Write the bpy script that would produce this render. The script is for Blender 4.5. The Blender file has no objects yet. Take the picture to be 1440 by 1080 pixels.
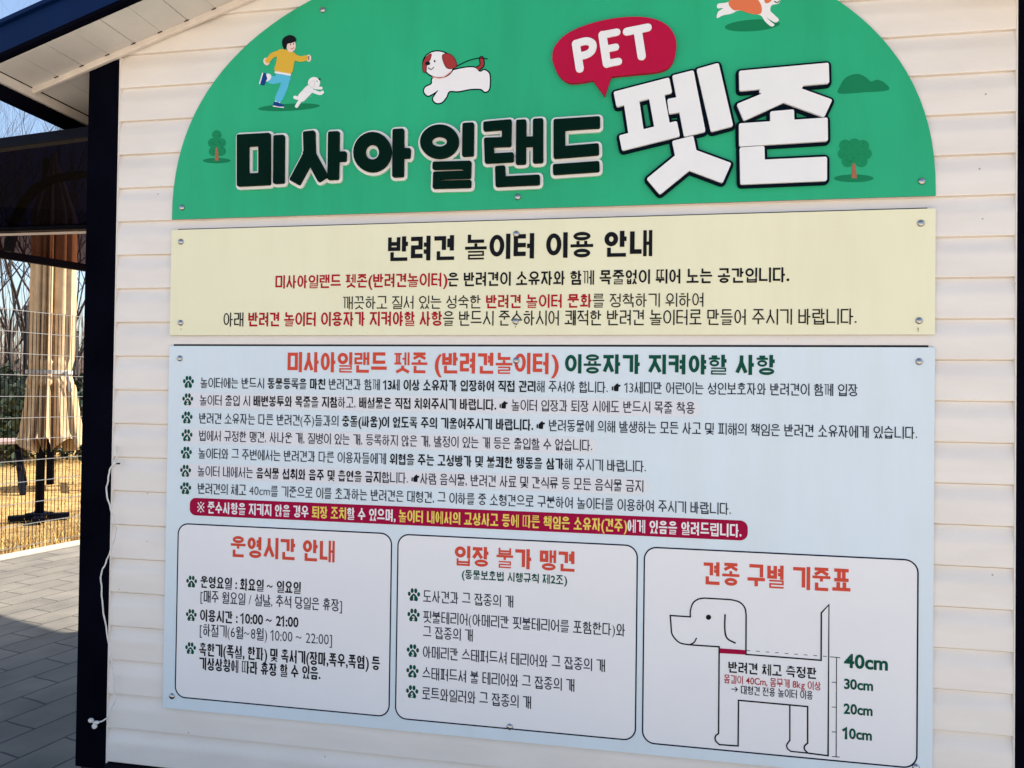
import bpy, bmesh, math, random
from mathutils import Vector, Matrix, geometry
R = math.radians
S = bpy.context.scene
COL = S.collection

# ------------------------------------------------------------------ camera
CAM = Vector((1.5883, -2.2701, 1.55))
YAW, PITCH, ROLL = R(10.08), R(0.71), R(-0.75)
FPX = 1040.0                                   # focal length in pixels of a 1440 wide frame
def _rot():
    cy, sy, cp, sp, cr, sr = (math.cos(YAW), math.sin(YAW), math.cos(PITCH), math.sin(PITCH), math.cos(ROLL), math.sin(ROLL))
    return (Matrix(((cy, -sy, 0), (sy, cy, 0), (0, 0, 1))) @ Matrix(((1, 0, 0), (0, cp, -sp), (0, sp, cp)))
            @ Matrix(((cr, 0, sr), (0, 1, 0), (-sr, 0, cr))))
MR = _rot()
cd = bpy.data.cameras.new('camera')
cam = bpy.data.objects.new('camera', cd); COL.objects.link(cam)
m3 = Matrix((MR.col[0], MR.col[2], -MR.col[1])).transposed()
cam.matrix_world = Matrix.Translation(CAM) @ m3.to_4x4()
cd.sensor_width = 36.0; cd.lens = FPX / 1440 * 36.0
cd.clip_start = 0.05; cd.clip_end = 1000
S.camera = cam

# ------------------------------------------------------------------ light
SUN_AZ, SUN_EL = R(35), R(39)                  # azimuth from +X (along the wall) towards +Y (behind it)
w = bpy.data.worlds.new('World'); S.world = w; w.use_nodes = True
nt = w.node_tree
sky = nt.nodes.new('ShaderNodeTexSky'); sky.sky_type = 'NISHITA'; sky.sun_disc = False
sky.sun_elevation = SUN_EL; sky.sun_rotation = math.pi / 2 - SUN_AZ
sky.air_density = 1.0; sky.dust_density = 2.2; sky.ozone_density = 1.6
bg = nt.nodes['Background']; bg.inputs['Strength'].default_value = 0.13
nt.links.new(sky.outputs[0], bg.inputs[0])
sd = bpy.data.lights.new('sun', 'SUN'); sd.energy = 5.0; sd.angle = R(0.5); sd.color = (1, 0.93, 0.82)
sun = bpy.data.objects.new('sun', sd); COL.objects.link(sun)
sdir = Vector((math.cos(SUN_EL) * math.cos(SUN_AZ), math.cos(SUN_EL) * math.sin(SUN_AZ), math.sin(SUN_EL)))
sun.rotation_euler = sdir.to_track_quat('Z', 'Y').to_euler(); sun.location = sdir * 20
S.view_settings.view_transform = 'Standard'; S.view_settings.look = 'None'
S.view_settings.exposure = 1.14; S.view_settings.gamma = 1.0
S.cycles.max_bounces = 10; S.cycles.diffuse_bounces = 6; S.cycles.transparent_max_bounces = 24

# ------------------------------------------------------------------ geometry helpers
def ray(px, py): return MR @ Vector(((px - 720) / FPX, 1, -(py - 540) / FPX))
def at(px, py, Y=0.0):                         # photo pixel -> point of the plane y = Y (the wall plane and its neighbours)
    d = ray(px, py); return CAM + d * ((Y - CAM.y) / d.y)
def xz(px, py, Y=0.0):
    p = at(px, py, Y); return (p.x, p.z)

def tag(o, label=None, cat=None, group=None, kind=None):
    for k, v in (('label', label), ('category', cat), ('group', group), ('kind', kind)):
        if v: o[k] = v
    return o
def empty(name, loc=(0, 0, 0), label=None, cat=None, group=None):
    o = bpy.data.objects.new(name, None); COL.objects.link(o); o.location = loc; o.empty_display_size = .1
    return tag(o, label, cat, group)
def link(name, me, mats, parent=None):
    for m in (mats if isinstance(mats, (list, tuple)) else [mats]): me.materials.append(m)
    o = bpy.data.objects.new(name, me); COL.objects.link(o)
    if parent is not None:
        o.parent = parent
        o.matrix_parent_inverse = Matrix.Translation(-parent_world(parent))
    return o
def parent_world(p):
    v = Vector(p.location) if p.type == 'EMPTY' else Vector((0, 0, 0))
    return v

class MB:                                       # collects solids into one mesh
    def __init__(s): s.v = []; s.f = []; s.m = []; s.mi = 0
    def add(s, vs, fs):
        n = len(s.v); s.v += [tuple(v) for v in vs]
        for f in fs: s.f.append([i + n for i in f]); s.m.append(s.mi)
    def box(s, x0, x1, y0, y1, z0, z1):
        s.add([(x0,y0,z0),(x1,y0,z0),(x1,y1,z0),(x0,y1,z0),(x0,y0,z1),(x1,y0,z1),(x1,y1,z1),(x0,y1,z1)],
              [(0,3,2,1),(4,5,6,7),(0,1,5,4),(1,2,6,5),(2,3,7,6),(3,0,4,7)])
    def hexa(s, p): s.add(p, [(0,3,2,1),(4,5,6,7),(0,1,5,4),(1,2,6,5),(2,3,7,6),(3,0,4,7)])
    def bar(s, a, b, w, h, up=(0, 0, 1)):       # rectangular bar from a to b
        a, b = Vector(a), Vector(b); d = (b - a).normalized(); u = Vector(up)
        r = d.cross(u).normalized() * (w / 2); u = r.cross(d).normalized() * (h / 2)
        s.hexa([a-r-u, a+r-u, b+r-u, b-r-u, a-r+u, a+r+u, b+r+u, b-r+u])
    def tube(s, pts, rad, n=6, cap=True):
        pts = [Vector(p) for p in pts]
        rs = rad if isinstance(rad, (list, tuple)) else [rad] * len(pts)
        base = len(s.v); prev = None
        for i, p in enumerate(pts):
            d = (pts[min(i + 1, len(pts) - 1)] - pts[max(i - 1, 0)]).normalized()
            if prev is None: prev = d.orthogonal().normalized()
            prev = (prev - d * prev.dot(d)).normalized(); q = d.cross(prev)
            for k in range(n):
                a = 2 * math.pi * k / n
                s.v.append(tuple(p + (prev * math.cos(a) + q * math.sin(a)) * rs[i]))
        for i in range(len(pts) - 1):
            for k in range(n):
                a = base + i * n + k; b = base + i * n + (k + 1) % n
                s.f.append([a, b, b + n, a + n]); s.m.append(s.mi)
        if cap:
            s.f.append([base + k for k in range(n)][::-1]); s.m.append(s.mi)
            e = base + (len(pts) - 1) * n
            s.f.append([e + k for k in range(n)]); s.m.append(s.mi)
    def build(s, name, mats, parent=None, smooth=False, bevel=0):
        me = bpy.data.meshes.new(name); me.from_pydata(s.v, [], s.f)
        for i, p in enumerate(me.polygons): p.material_index = s.m[i]; p.use_smooth = smooth
        me.validate(); me.update()
        o = link(name, me, mats, parent)
        if bevel:
            b = o.modifiers.new('b', 'BEVEL'); b.width = bevel; b.segments = 2; b.limit_method = 'ANGLE'
        return o

# ------------------------------------------------------------------ materials
def mat(name, col, rough=.6, metal=0, var=.0, scale=8, bump=0, bscale=60, spec=.5, col2=None, detail=4):
    m = bpy.data.materials.new(name); m.use_nodes = True; t = m.node_tree; b = t.nodes['Principled BSDF']
    b.inputs['Base Color'].default_value = (*col, 1); b.inputs['Roughness'].default_value = rough
    b.inputs['Metallic'].default_value = metal; b.inputs['Specular IOR Level'].default_value = spec
    tc = t.nodes.new('ShaderNodeTexCoord')
    if var or col2:
        n = t.nodes.new('ShaderNodeTexNoise'); n.inputs['Scale'].default_value = scale; n.inputs['Detail'].default_value = detail
        t.links.new(tc.outputs['Object'], n.inputs['Vector'])
        r = t.nodes.new('ShaderNodeValToRGB'); r.color_ramp.elements[0].position = .3; r.color_ramp.elements[1].position = .7
        lo = tuple(c * (1 - var) for c in col); hi = col2 if col2 else tuple(min(1, c * (1 + var)) for c in col)
        r.color_ramp.elements[0].color = (*lo, 1); r.color_ramp.elements[1].color = (*hi, 1)
        t.links.new(n.outputs['Fac'], r.inputs[0]); t.links.new(r.outputs[0], b.inputs['Base Color'])
    if bump:
        n2 = t.nodes.new('ShaderNodeTexNoise'); n2.inputs['Scale'].default_value = bscale; n2.inputs['Detail'].default_value = 3
        t.links.new(tc.outputs['Object'], n2.inputs['Vector'])
        bp = t.nodes.new('ShaderNodeBump'); bp.inputs['Strength'].default_value = bump; bp.inputs['Distance'].default_value = .01
        t.links.new(n2.outputs['Fac'], bp.inputs['Height']); t.links.new(bp.outputs[0], b.inputs['Normal'])
    return m
def streak(m, lo=.93, sx=4.5, sz=.7):               # faint rain streaks and dust on a printed board
    t = m.node_tree; b = t.nodes['Principled BSDF']; src = b.inputs['Base Color'].links[0].from_socket
    tc = t.nodes['Texture Coordinate'] if 'Texture Coordinate' in t.nodes else t.nodes.new('ShaderNodeTexCoord')
    mp = t.nodes.new('ShaderNodeMapping'); mp.inputs['Scale'].default_value = (sx, 1, sz); t.links.new(tc.outputs['Object'], mp.inputs[0])
    n = t.nodes.new('ShaderNodeTexNoise'); n.inputs['Scale'].default_value = 2; n.inputs['Detail'].default_value = 7; n.inputs['Roughness'].default_value = .65
    t.links.new(mp.outputs[0], n.inputs['Vector'])
    r = t.nodes.new('ShaderNodeValToRGB'); r.color_ramp.elements[0].position = .34; r.color_ramp.elements[1].position = .56
    r.color_ramp.elements[0].color = (lo, lo * .99, lo * .97, 1); r.color_ramp.elements[1].color = (1, 1, 1, 1)
    t.links.new(n.outputs['Fac'], r.inputs[0])
    mx = t.nodes.new('ShaderNodeMixRGB'); mx.blend_type = 'MULTIPLY'; mx.inputs[0].default_value = 1
    t.links.new(src, mx.inputs[1]); t.links.new(r.outputs[0], mx.inputs[2]); t.links.new(mx.outputs[0], b.inputs['Base Color'])
    rr = t.nodes.new('ShaderNodeMapRange'); rr.inputs[3].default_value = b.inputs['Roughness'].default_value - .08; rr.inputs[4].default_value = b.inputs['Roughness'].default_value + .12
    t.links.new(n.outputs['Fac'], rr.inputs[0]); t.links.new(rr.outputs[0], b.inputs['Roughness'])
def ink(name, col, rough=.5): return mat(name, col, rough, var=.012, scale=5, spec=.06)

M = {}
def siding_material():
    m = mat('vinyl_siding', (.80, .745, .69), .5, bump=.12, bscale=25)
    t = m.node_tree; b = t.nodes['Principled BSDF']; tc = t.nodes['Texture Coordinate']
    n = t.nodes.new('ShaderNodeTexNoise'); n.inputs['Scale'].default_value = 3.5; n.inputs['Detail'].default_value = 6
    mp = t.nodes.new('ShaderNodeMapping'); mp.inputs['Scale'].default_value = (1, 1, 4)
    t.links.new(tc.outputs['Object'], mp.inputs[0]); t.links.new(mp.outputs[0], n.inputs['Vector'])
    r = t.nodes.new('ShaderNodeValToRGB')
    r.color_ramp.elements[0].position = .3; r.color_ramp.elements[0].color = (.74, .685, .63, 1)
    r.color_ramp.elements[1].position = .7; r.color_ramp.elements[1].color = (.81, .755, .70, 1)
    t.links.new(n.outputs['Fac'], r.inputs[0])
    # small dirt specks
    v = t.nodes.new('ShaderNodeTexVoronoi'); v.inputs['Scale'].default_value = 19
    t.links.new(tc.outputs['Object'], v.inputs['Vector'])
    lt = t.nodes.new('ShaderNodeMath'); lt.operation = 'LESS_THAN'; lt.inputs[1].default_value = .058
    t.links.new(v.outputs['Distance'], lt.inputs[0])
    n2 = t.nodes.new('ShaderNodeTexNoise'); n2.inputs['Scale'].default_value = 5
    t.links.new(tc.outputs['Object'], n2.inputs['Vector'])
    gt = t.nodes.new('ShaderNodeMath'); gt.operation = 'GREATER_THAN'; gt.inputs[1].default_value = .55
    t.links.new(n2.outputs['Fac'], gt.inputs[0])
    ml = t.nodes.new('ShaderNodeMath'); ml.operation = 'MULTIPLY'
    t.links.new(lt.outputs[0], ml.inputs[0]); t.links.new(gt.outputs[0], ml.inputs[1])
    mm = t.nodes.new('ShaderNodeMath'); mm.operation = 'MULTIPLY'; mm.inputs[1].default_value = .6
    t.links.new(ml.outputs[0], mm.inputs[0])
    mx = t.nodes.new('ShaderNodeMixRGB'); mx.inputs[2].default_value = (.2, .12, .08, 1)
    t.links.new(mm.outputs[0], mx.inputs[0]); t.links.new(r.outputs[0], mx.inputs[1])
    t.links.new(mx.outputs[0], b.inputs['Base Color'])
    return m
M['siding'] = siding_material()
M['trim'] = mat('pale_trim', (.70, .62, .55), .5, var=.06, scale=20)
M['soffit'] = mat('soffit_panel', (.62, .585, .55), .55, var=.08, scale=6, bump=.1, bscale=80)
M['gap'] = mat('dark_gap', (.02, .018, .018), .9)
M['black'] = mat('black_trim', (.0025, .0028, .006), .55, var=.3, scale=5, spec=.0)
M['navy'] = mat('navy_metal', (.001, .012, .060), .5, var=.12, scale=4, bump=.03, bscale=12, spec=.10)
M['darkmetal'] = mat('dark_metal', (.004, .0045, .009), .5, var=.2, scale=9, spec=.06)
M['plinth'] = mat('plinth', (.012, .011, .011), .8, var=.2, scale=10)
M['steel'] = mat('steel', (.40, .40, .41), .12, metal=1)
M['green'] = mat('green_face', (.016, .40, .19), .5, var=.09, scale=1.4, bump=.04, bscale=260, spec=.3)
M['cream'] = mat('cream_face', (.82, .79, .56), .5, var=.02, scale=3, bump=.02, bscale=180, spec=.2)
M['paleblue'] = mat('pale_blue_face', (.66, .75, .81), .42, var=.025, scale=2, bump=.02, bscale=180, spec=.3)
for k_, l_ in (('green', .92), ('cream', .975), ('paleblue', .975)): streak(M[k_], l_)
M['edge'] = mat('board_edge', (.10, .10, .11), .6)
M['panel'] = ink('panel_white', (.80, .79, .80)); M['strip'] = ink('strip_pink', (.735, .735, .765))
M['letter_dark'] = mat('letter_dark_green', (.001, .013, .008), .5, var=.1, scale=12, spec=.03)
M['letter_white'] = mat('letter_white', (.80, .79, .78), .42, var=.02, scale=14)
M['back_white'] = mat('backing_white', (.80, .78, .75), .5)
M['back_navy'] = mat('backing_navy', (.002, .006, .014), .5, spec=.03)
M['magenta'] = mat('bubble_magenta', (.44, .004, .045), .5, var=.06, scale=10, spec=.12)
M['ink_black'] = ink('ink_black', (.008, .009, .012)); M['ink_navy'] = ink('ink_navy', (.006, .010, .030))
M['ink_red'] = ink('ink_red', (.40, .010, .022)); M['coral'] = ink('ink_coral', (.62, .075, .045))
M['ink_green'] = ink('ink_green', (.006, .075, .048)); M['banner'] = ink('ink_magenta', (.33, .003, .045))
M['white'] = ink('ink_white', (.80, .79, .80)); M['yellow'] = ink('ink_yellow', (.80, .62, .12))
M['skin'] = ink('print_skin', (.80, .62, .56)); M['shirt'] = ink('print_yellow', (.68, .42, .05)); M['pants'] = ink('print_blue', (.10, .48, .68))
M['shoe'] = ink('print_navy', (.01, .05, .22)); M['shade'] = ink('print_dark_green', (.010, .20, .085)); M['crown'] = ink('print_tree_green', (.012, .24, .10))
M['crown2'] = ink('print_tree_dark', (.008, .13, .06)); M['trunkp'] = ink('print_trunk', (.35, .14, .08)); M['furred'] = ink('print_red_brown', (.35, .04, .04)); M['orange'] = ink('print_orange', (.70, .18, .08))
M['pink'] = ink('print_pink', (.75, .35, .30)); M['grey'] = ink('print_grey', (.55, .55, .55))
M['rust'] = mat('rust', (.22, .13, .05), .8)
M['canvas'] = mat('canvas', (.52, .36, .20), .85, var=.12, scale=10, bump=.25, bscale=40)
M['webbing'] = mat('webbing', (.36, .34, .32), .8)
M['wire'] = mat('galvanised_wire', (.20, .20, .20), .5, metal=.3)
M['cord'] = mat('cord', (.72, .69, .66), .85, var=.12, scale=60, bump=.4, bscale=300)
M['bark'] = mat('bark', (.024, .019, .017), .9, var=.3, scale=12)
M['twig'] = mat('thicket', (.12, .085, .07), .9, var=.35, scale=.9)
M['leaf'] = mat('evergreen_leaf', (.016, .03, .009), .6, var=.5, scale=5)
M['wood'] = mat('table_wood', (.42, .30, .27), .7, var=.2, scale=9)
M['grass'] = mat('dry_grass', (.55, .34, .09), .9, var=.35, scale=9)
def ground_mat(name, a, b, scale, bump):
    m = mat(name, a, .95, col2=b, scale=scale, bump=bump, bscale=scale * 12, detail=9); return m
M['soil'] = ground_mat('grass_soil', (.26, .13, .032), (.62, .42, .15), 5.5, 1.0)
def paver_mat():
    m = mat('pavers', (.3, .28, .26), .85, bump=.25, bscale=90)
    t = m.node_tree; b = t.nodes['Principled BSDF']; tc = t.nodes['Texture Coordinate']
    mp = t.nodes.new('ShaderNodeMapping'); mp.inputs['Rotation'].default_value = (0, 0, R(13))
    t.links.new(tc.outputs['Object'], mp.inputs[0])
    br = t.nodes.new('ShaderNodeTexBrick'); br.inputs['Scale'].default_value = 1
    br.inputs['Brick Width'].default_value = .4; br.inputs['Row Height'].default_value = .2
    br.inputs['Mortar Size'].default_value = .006; br.inputs['Mortar Smooth'].default_value = .2; br.inputs['Bias'].default_value = 0
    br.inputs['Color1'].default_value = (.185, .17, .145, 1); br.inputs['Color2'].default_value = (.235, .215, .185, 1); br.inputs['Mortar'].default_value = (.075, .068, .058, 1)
    wn = t.nodes.new('ShaderNodeTexNoise'); wn.inputs['Scale'].default_value = 7; t.links.new(tc.outputs['Object'], wn.inputs['Vector'])
    wa = t.nodes.new('ShaderNodeVectorMath'); wa.operation = 'MULTIPLY_ADD'; wa.inputs[1].default_value = (.022, .022, 0)
    t.links.new(wn.outputs['Color'], wa.inputs[0]); t.links.new(mp.outputs[0], wa.inputs[2])
    sw = t.nodes.new('ShaderNodeMapping'); sw.inputs['Rotation'].default_value = (0, 0, math.pi / 2)
    t.links.new(wa.outputs[0], sw.inputs[0]); t.links.new(sw.outputs[0], br.inputs['Vector'])
    n = t.nodes.new('ShaderNodeTexNoise'); n.inputs['Scale'].default_value = 3; n.inputs['Detail'].default_value = 8
    t.links.new(tc.outputs['Object'], n.inputs['Vector'])
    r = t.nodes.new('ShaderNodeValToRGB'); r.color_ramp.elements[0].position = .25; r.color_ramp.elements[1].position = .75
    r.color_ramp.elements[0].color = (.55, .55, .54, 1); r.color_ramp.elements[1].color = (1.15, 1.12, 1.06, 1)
    t.links.new(n.outputs['Fac'], r.inputs[0])
    mx = t.nodes.new('ShaderNodeMixRGB'); mx.blend_type = 'MULTIPLY'; mx.inputs[0].default_value = 1
    t.links.new(br.outputs['Color'], mx.inputs[1]); t.links.new(r.outputs[0], mx.inputs[2]); t.links.new(mx.outputs[0], b.inputs['Base Color'])
    return m
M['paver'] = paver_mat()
M['bounce'] = mat('bounce_surface', (.60, .52, .42), .95, var=.08, scale=4, bump=.3, bscale=60)  # pale colour for the added ground that bounces light to the wall
M['kerb'] = mat('kerb_stone', (.45, .40, .34), .9, var=.12, scale=8, bump=.2)
def tint(name, col, gloss=.06):
    m = bpy.data.materials.new(name); m.use_nodes = True; t = m.node_tree
    t.nodes.remove(t.nodes['Principled BSDF'])
    tr = t.nodes.new('ShaderNodeBsdfTransparent'); tr.inputs[0].default_value = (*col, 1)
    gl = t.nodes.new('ShaderNodeBsdfGlossy'); gl.inputs['Roughness'].default_value = .25; gl.inputs[0].default_value = (.6, .6, .7, 1)
    mx = t.nodes.new('ShaderNodeMixShader'); mx.inputs[0].default_value = gloss
    t.links.new(tr.outputs[0], mx.inputs[1]); t.links.new(gl.outputs[0], mx.inputs[2])
    t.links.new(mx.outputs[0], t.nodes['Material Output'].inputs[0]); return m
M['smoke'] = tint('smoked_sheet', (.0035, .003, .009), .012)
M['brown_sheet'] = tint('brown_sheet', (.12, .058, .048), .02)

# ------------------------------------------------------------------ flat shapes (union of strokes, cut into one clean sheet)
def circle(cx, cz, r, n=14, rz=None):
    rz = r if rz is None else rz
    return [(cx + r * math.cos(2 * math.pi * k / n), cz + rz * math.sin(2 * math.pi * k / n)) for k in range(n)]
def stroke(path, t, closed=False, cap='sq'):
    P = [Vector(p) for p in path]; h = t / 2; n = len(P); out = []
    if cap == 'round':
        for a, b in zip(P, P[1:] + ([P[0]] if closed else [])):
            d = b - a
            if d.length < 1e-9: continue
            d.normalize(); q = Vector((-d.y, d.x)) * h
            out.append([tuple(a - q), tuple(b - q), tuple(b + q), tuple(a + q)])
        for p in P: out.append(circle(p.x, p.y, h, 12))
        return out
    if not closed and cap == 'sq':
        P[0] = P[0] + (P[0] - P[1]).normalized() * h
        P[-1] = P[-1] + (P[-1] - P[-2]).normalized() * h
    L = []; Q = []
    for i in range(n):
        a = P[(i - 1) % n] if (closed or i > 0) else None
        b = P[(i + 1) % n] if (closed or i < n - 1) else None
        d1 = (P[i] - a).normalized() if a is not None else (b - P[i]).normalized()
        d2 = (b - P[i]).normalized() if b is not None else d1
        n1 = Vector((-d1.y, d1.x)); n2 = Vector((-d2.y, d2.x)); mm = n1 + n2
        if mm.length < .3: mm = n1
        mm.normalize(); k = min(1 / max(mm.dot(n1), .4), 1.8) * h
        L.append(P[i] + mm * k); Q.append(P[i] - mm * k)
    for i in range(n if closed else n - 1):
        j = (i + 1) % n
        out.append([tuple(Q[i]), tuple(Q[j]), tuple(L[j]), tuple(L[i])])
    return out
def smooth_path(pts, closed=True, sub=4):
    P = [Vector(p) for p in pts]; n = len(P); out = []
    for i in range(n if closed else n - 1):
        p0 = P[(i - 1) % n] if closed or i > 0 else P[i]; p1 = P[i]; p2 = P[(i + 1) % n]; p3 = P[(i + 2) % n] if closed or i + 2 < n else P[(i + 1) % n]
        for k in range(sub):
            u = k / sub
            out.append(tuple(.5 * ((2 * p1) + (p2 - p0) * u + (2 * p0 - 5 * p1 + 4 * p2 - p3) * u * u + (3 * p1 - p0 - 3 * p2 + p3) * u ** 3)))
    if not closed: out.append(tuple(P[-1]))
    return out
def area(p): return sum(p[i][0] * p[(i + 1) % len(p)][1] - p[(i + 1) % len(p)][0] * p[i][1] for i in range(len(p)))
def union(polys, eps=1e-6):
    vs = []; fs = []
    for p in polys:
        if abs(area(p)) < 1e-11: continue
        if area(p) < 0: p = p[::-1]
        n = len(vs); vs += [Vector(q) for q in p]; fs.append(list(range(n, n + len(p))))
    if not vs: return [], []
    ov, oe, of, _, _, orig = geometry.delaunay_2d_cdt(vs, [], fs, 0, eps)
    tri = [list(f) for f, o in zip(of, orig) if o]
    tri = [t if area([ov[i] for i in t]) > 0 else t[::-1] for t in tri]
    return [tuple(v) for v in ov], tri

# ------------------------------------------------------------------ Hangul set from strokes
INI = 'ㄱㄲㄴㄷㄸㄹㅁㅂㅃㅅㅆㅇㅈㅉㅊㅋㅌㅍㅎ'
FIN = ['', 'ㄱ', 'ㄲ', 'ㄱㅅ', 'ㄴ', 'ㄴㅈ', 'ㄴㅎ', 'ㄷ', 'ㄹ', 'ㄹㄱ', 'ㄹㅁ', 'ㄹㅂ', 'ㄹㅅ', 'ㄹㅌ', 'ㄹㅍ', 'ㄹㅎ', 'ㅁ', 'ㅂ', 'ㅂㅅ', 'ㅅ', 'ㅆ', 'ㅇ', 'ㅈ', 'ㅊ', 'ㅋ', 'ㅌ', 'ㅍ', 'ㅎ']
DBL = {'ㄲ': 'ㄱㄱ', 'ㄸ': 'ㄷㄷ', 'ㅃ': 'ㅂㅂ', 'ㅆ': 'ㅅㅅ', 'ㅉ': 'ㅈㅈ'}
CON = {'ㄱ': [[(0, 1), (1, 1), (1, 0)]], 'ㄴ': [[(0, 1), (0, 0), (1, 0)]], 'ㄷ': [[(1, 1), (0, 1), (0, 0), (1, 0)]],
       'ㄹ': [[(0, 1), (1, 1), (1, .5), (0, .5), (0, 0), (1, 0)]], 'ㅂ': [[(0, 1), (0, 0), (1, 0), (1, 1)], [(0, .52), (1, .52)]],
       'ㅅ': [[(.5, 1), (.5, .62), (0, 0)], [(.5, .62), (1, 0)]], 'ㅈ': [[(0, 1), (1, 1)], [(.5, 1), (.5, .62), (0, 0)], [(.5, .62), (1, 0)]],
       'ㅊ': [[(.32, 1), (.68, 1)], [(0, .74), (1, .74)], [(.5, .74), (.5, .5), (0, 0)], [(.5, .5), (1, 0)]],
       'ㅋ': [[(0, 1), (1, 1), (1, 0)], [(0, .52), (1, .52)]], 'ㅌ': [[(1, 1), (0, 1), (0, 0), (1, 0)], [(0, .5), (1, .5)]],
       'ㅍ': [[(0, 1), (1, 1)], [(0, 0), (1, 0)], [(.28, 1), (.28, 0)], [(.72, 1), (.72, 0)]]}
def ring(cx, cz, rx, rz, t, n=20):
    t = min(t, rx * .8, rz * .8); a = circle(cx, cz, rx, n, rz); b = circle(cx, cz, rx - t, n, rz - t)
    return [[a[k], a[(k + 1) % n], b[(k + 1) % n], b[k]] for k in range(n)]
def rounded(polys, r):                          # grow shapes by r with round corners
    o = list(polys)
    for p in polys: o += stroke(p, 2 * r, True, 'round')
    return o
def jamo(c, b, t):                              # consonant c in box b = x0, x1, z0, z1 (outer edges), stroke t
    x0, x1, z0, z1 = b
    if c in DBL or len(c) == 2:
        s = DBL.get(c, c); m = (x0 + x1) / 2; g = min(t * .35, (x1 - x0) * .05)
        return jamo(s[0], (x0, m - g, z0, z1), t) + jamo(s[1], (m + g, x1, z0, z1), t)
    lv = {'ㄹ': 4.9, 'ㅌ': 4.9, 'ㅊ': 4.4, 'ㅎ': 5.2, 'ㅂ': 3.6, 'ㅋ': 3.6, 'ㅍ': 3}.get(c, 2.5)
    t = min(t, (z1 - z0) / lv, (x1 - x0) / (4 if c == 'ㅍ' else 2.5)); h = t / 2
    X = lambda u: x0 + h + u * (x1 - x0 - t)
    Z = lambda v: z0 + h + v * (z1 - z0 - t)
    if c == 'ㅇ': return ring((x0 + x1) / 2, (z0 + z1) / 2, (x1 - x0) / 2, (z1 - z0) / 2, t)
    if c == 'ㅁ': return stroke([(X(0), Z(0)), (X(1), Z(0)), (X(1), Z(1)), (X(0), Z(1))], t, True)
    if c == 'ㅎ':
        zb = z0 + (z1 - z0) * .60
        o = stroke([(X(.3), Z(1)), (X(.7), Z(1))], t) + stroke([(X(0), Z(.76)), (X(1), Z(.76))], t)
        return o + ring((x0 + x1) / 2, (z0 + zb) / 2, (x1 - x0) * .44, (zb - z0) / 2, t)
    o = []
    for p in CON[c]: o += stroke([(X(u), Z(v)) for u, v in p], t)
    return o
COMP = {9: (8, 0), 10: (8, 1), 11: (8, 20), 14: (13, 4), 15: (13, 5), 16: (13, 20), 19: (18, 20)}
VX = {0: .67, 1: .58, 2: .67, 3: .58, 4: .63, 5: .53, 6: .63, 7: .53, 20: .76}
def vvowel(v, x0, x1, z0, z1, t, w):
    t = min(t, .15 * w) if v in (1, 3) else min(t, .12 * w) if v in (5, 7) else t; h = t / 2; o = []; m = (z0 + z1) / 2; dz = (z1 - z0) * .14
    ticks = [m] if v in (0, 1, 4, 5) else [m + dz, m - dz] if v in (2, 3, 6, 7) else []
    A, B = z0 + h, z1 - h
    if v in (0, 2):
        s = x0 + h + .02 * w; o += stroke([(s, A), (s, B)], t)
        for k in ticks: o += stroke([(s, k), (x1 - h, k)], t)
    elif v in (4, 6):
        s = x1 - h - .03 * w; o += stroke([(s, A), (s, B)], t)
        for k in ticks: o += stroke([(x0 + h, k), (s, k)], t)
    elif v == 20:
        s = x1 - h; o += stroke([(s, A), (s, B)], t)
    elif v in (1, 3):
        s1, s2 = x0 + h + .01 * w, x1 - h
        o += stroke([(s1, A), (s1, B)], t) + stroke([(s2, A), (s2, B)], t)
        for k in ticks: o += stroke([(s1, k), (s2, k)], t)
    else:
        s1, s2 = x0 + (x1 - x0) * .42, x1 - h
        o += stroke([(s1, A), (s1, B)], t) + stroke([(s2, A), (s2, B)], t)
        for k in ticks: o += stroke([(x0 + h, k), (s1, k)], t)
    return o
def hvowel(v, x0, x1, z0, z1, t):
    h = t / 2; m = (x0 + x1) / 2; d = (x1 - x0) * .17
    up = v in (8, 12); zb = z0 + h if up else (z1 - h if v != 18 else (z0 + z1) / 2)
    o = stroke([(x0 + h, zb), (x1 - h, zb)], t)
    ts = {8: [m], 13: [m], 12: [m - d, m + d], 17: [m - d, m + d], 18: []}[v]
    for x in ts: o += stroke([(x, zb), (x, (z1 - h) if up else (z0 + h))], t)
    return o
def syllable(ch, w, h, t):
    k = ord(ch) - 0xAC00; L = INI[k // 588]; V = (k % 588) // 28; T = FIN[k % 28]
    t = min(t, w * .20); o = []
    zf = .36 * h if T else 0
    if V in VX or V in COMP:
        hv, vv = (None, V) if V in VX else COMP[V]
        vx = (VX[vv] if hv is None else max(VX[vv], .70)) * w
        g = .055 * w
        iz0 = (zf + .05 * h) if T else (.10 * h if hv is None else .40 * h)
        iz1 = .97 * h if hv is None else .98 * h
        if hv is not None:
            iz0 = zf + (.26 * h if T else .36 * h)
            o += hvowel(hv, 0, vx - g * .6, zf + (.03 * h if T else .08 * h), iz0 - .02 * h, min(t, (iz0 - zf) * .42))
            o += jamo(L, (.06 * w, vx - g * 1.4, iz0, iz1), t)
        else:
            o += jamo(L, (.02 * w, vx - g, iz0, iz1), t)
        o += vvowel(vv, vx, .98 * w, (zf + .02 * h) if T else 0, h, t, w)
    else:
        if T:
            o += jamo(L, (.12 * w, .88 * w, .66 * h, h), t)
            o += hvowel(V, 0, w, .40 * h if V != 18 else .42 * h, .645 * h if V != 18 else .60 * h, min(t, .12 * h))
            zf = .345 * h
        else:
            o += jamo(L, (.10 * w, .90 * w, .44 * h, h), t)
            o += hvowel(V, 0, w, .04 * h, .42 * h, t)
    if T: o += jamo(T, (.14 * w, .96 * w if V in VX or V in COMP else .88 * w, 0, zf), t)
    return o
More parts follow.
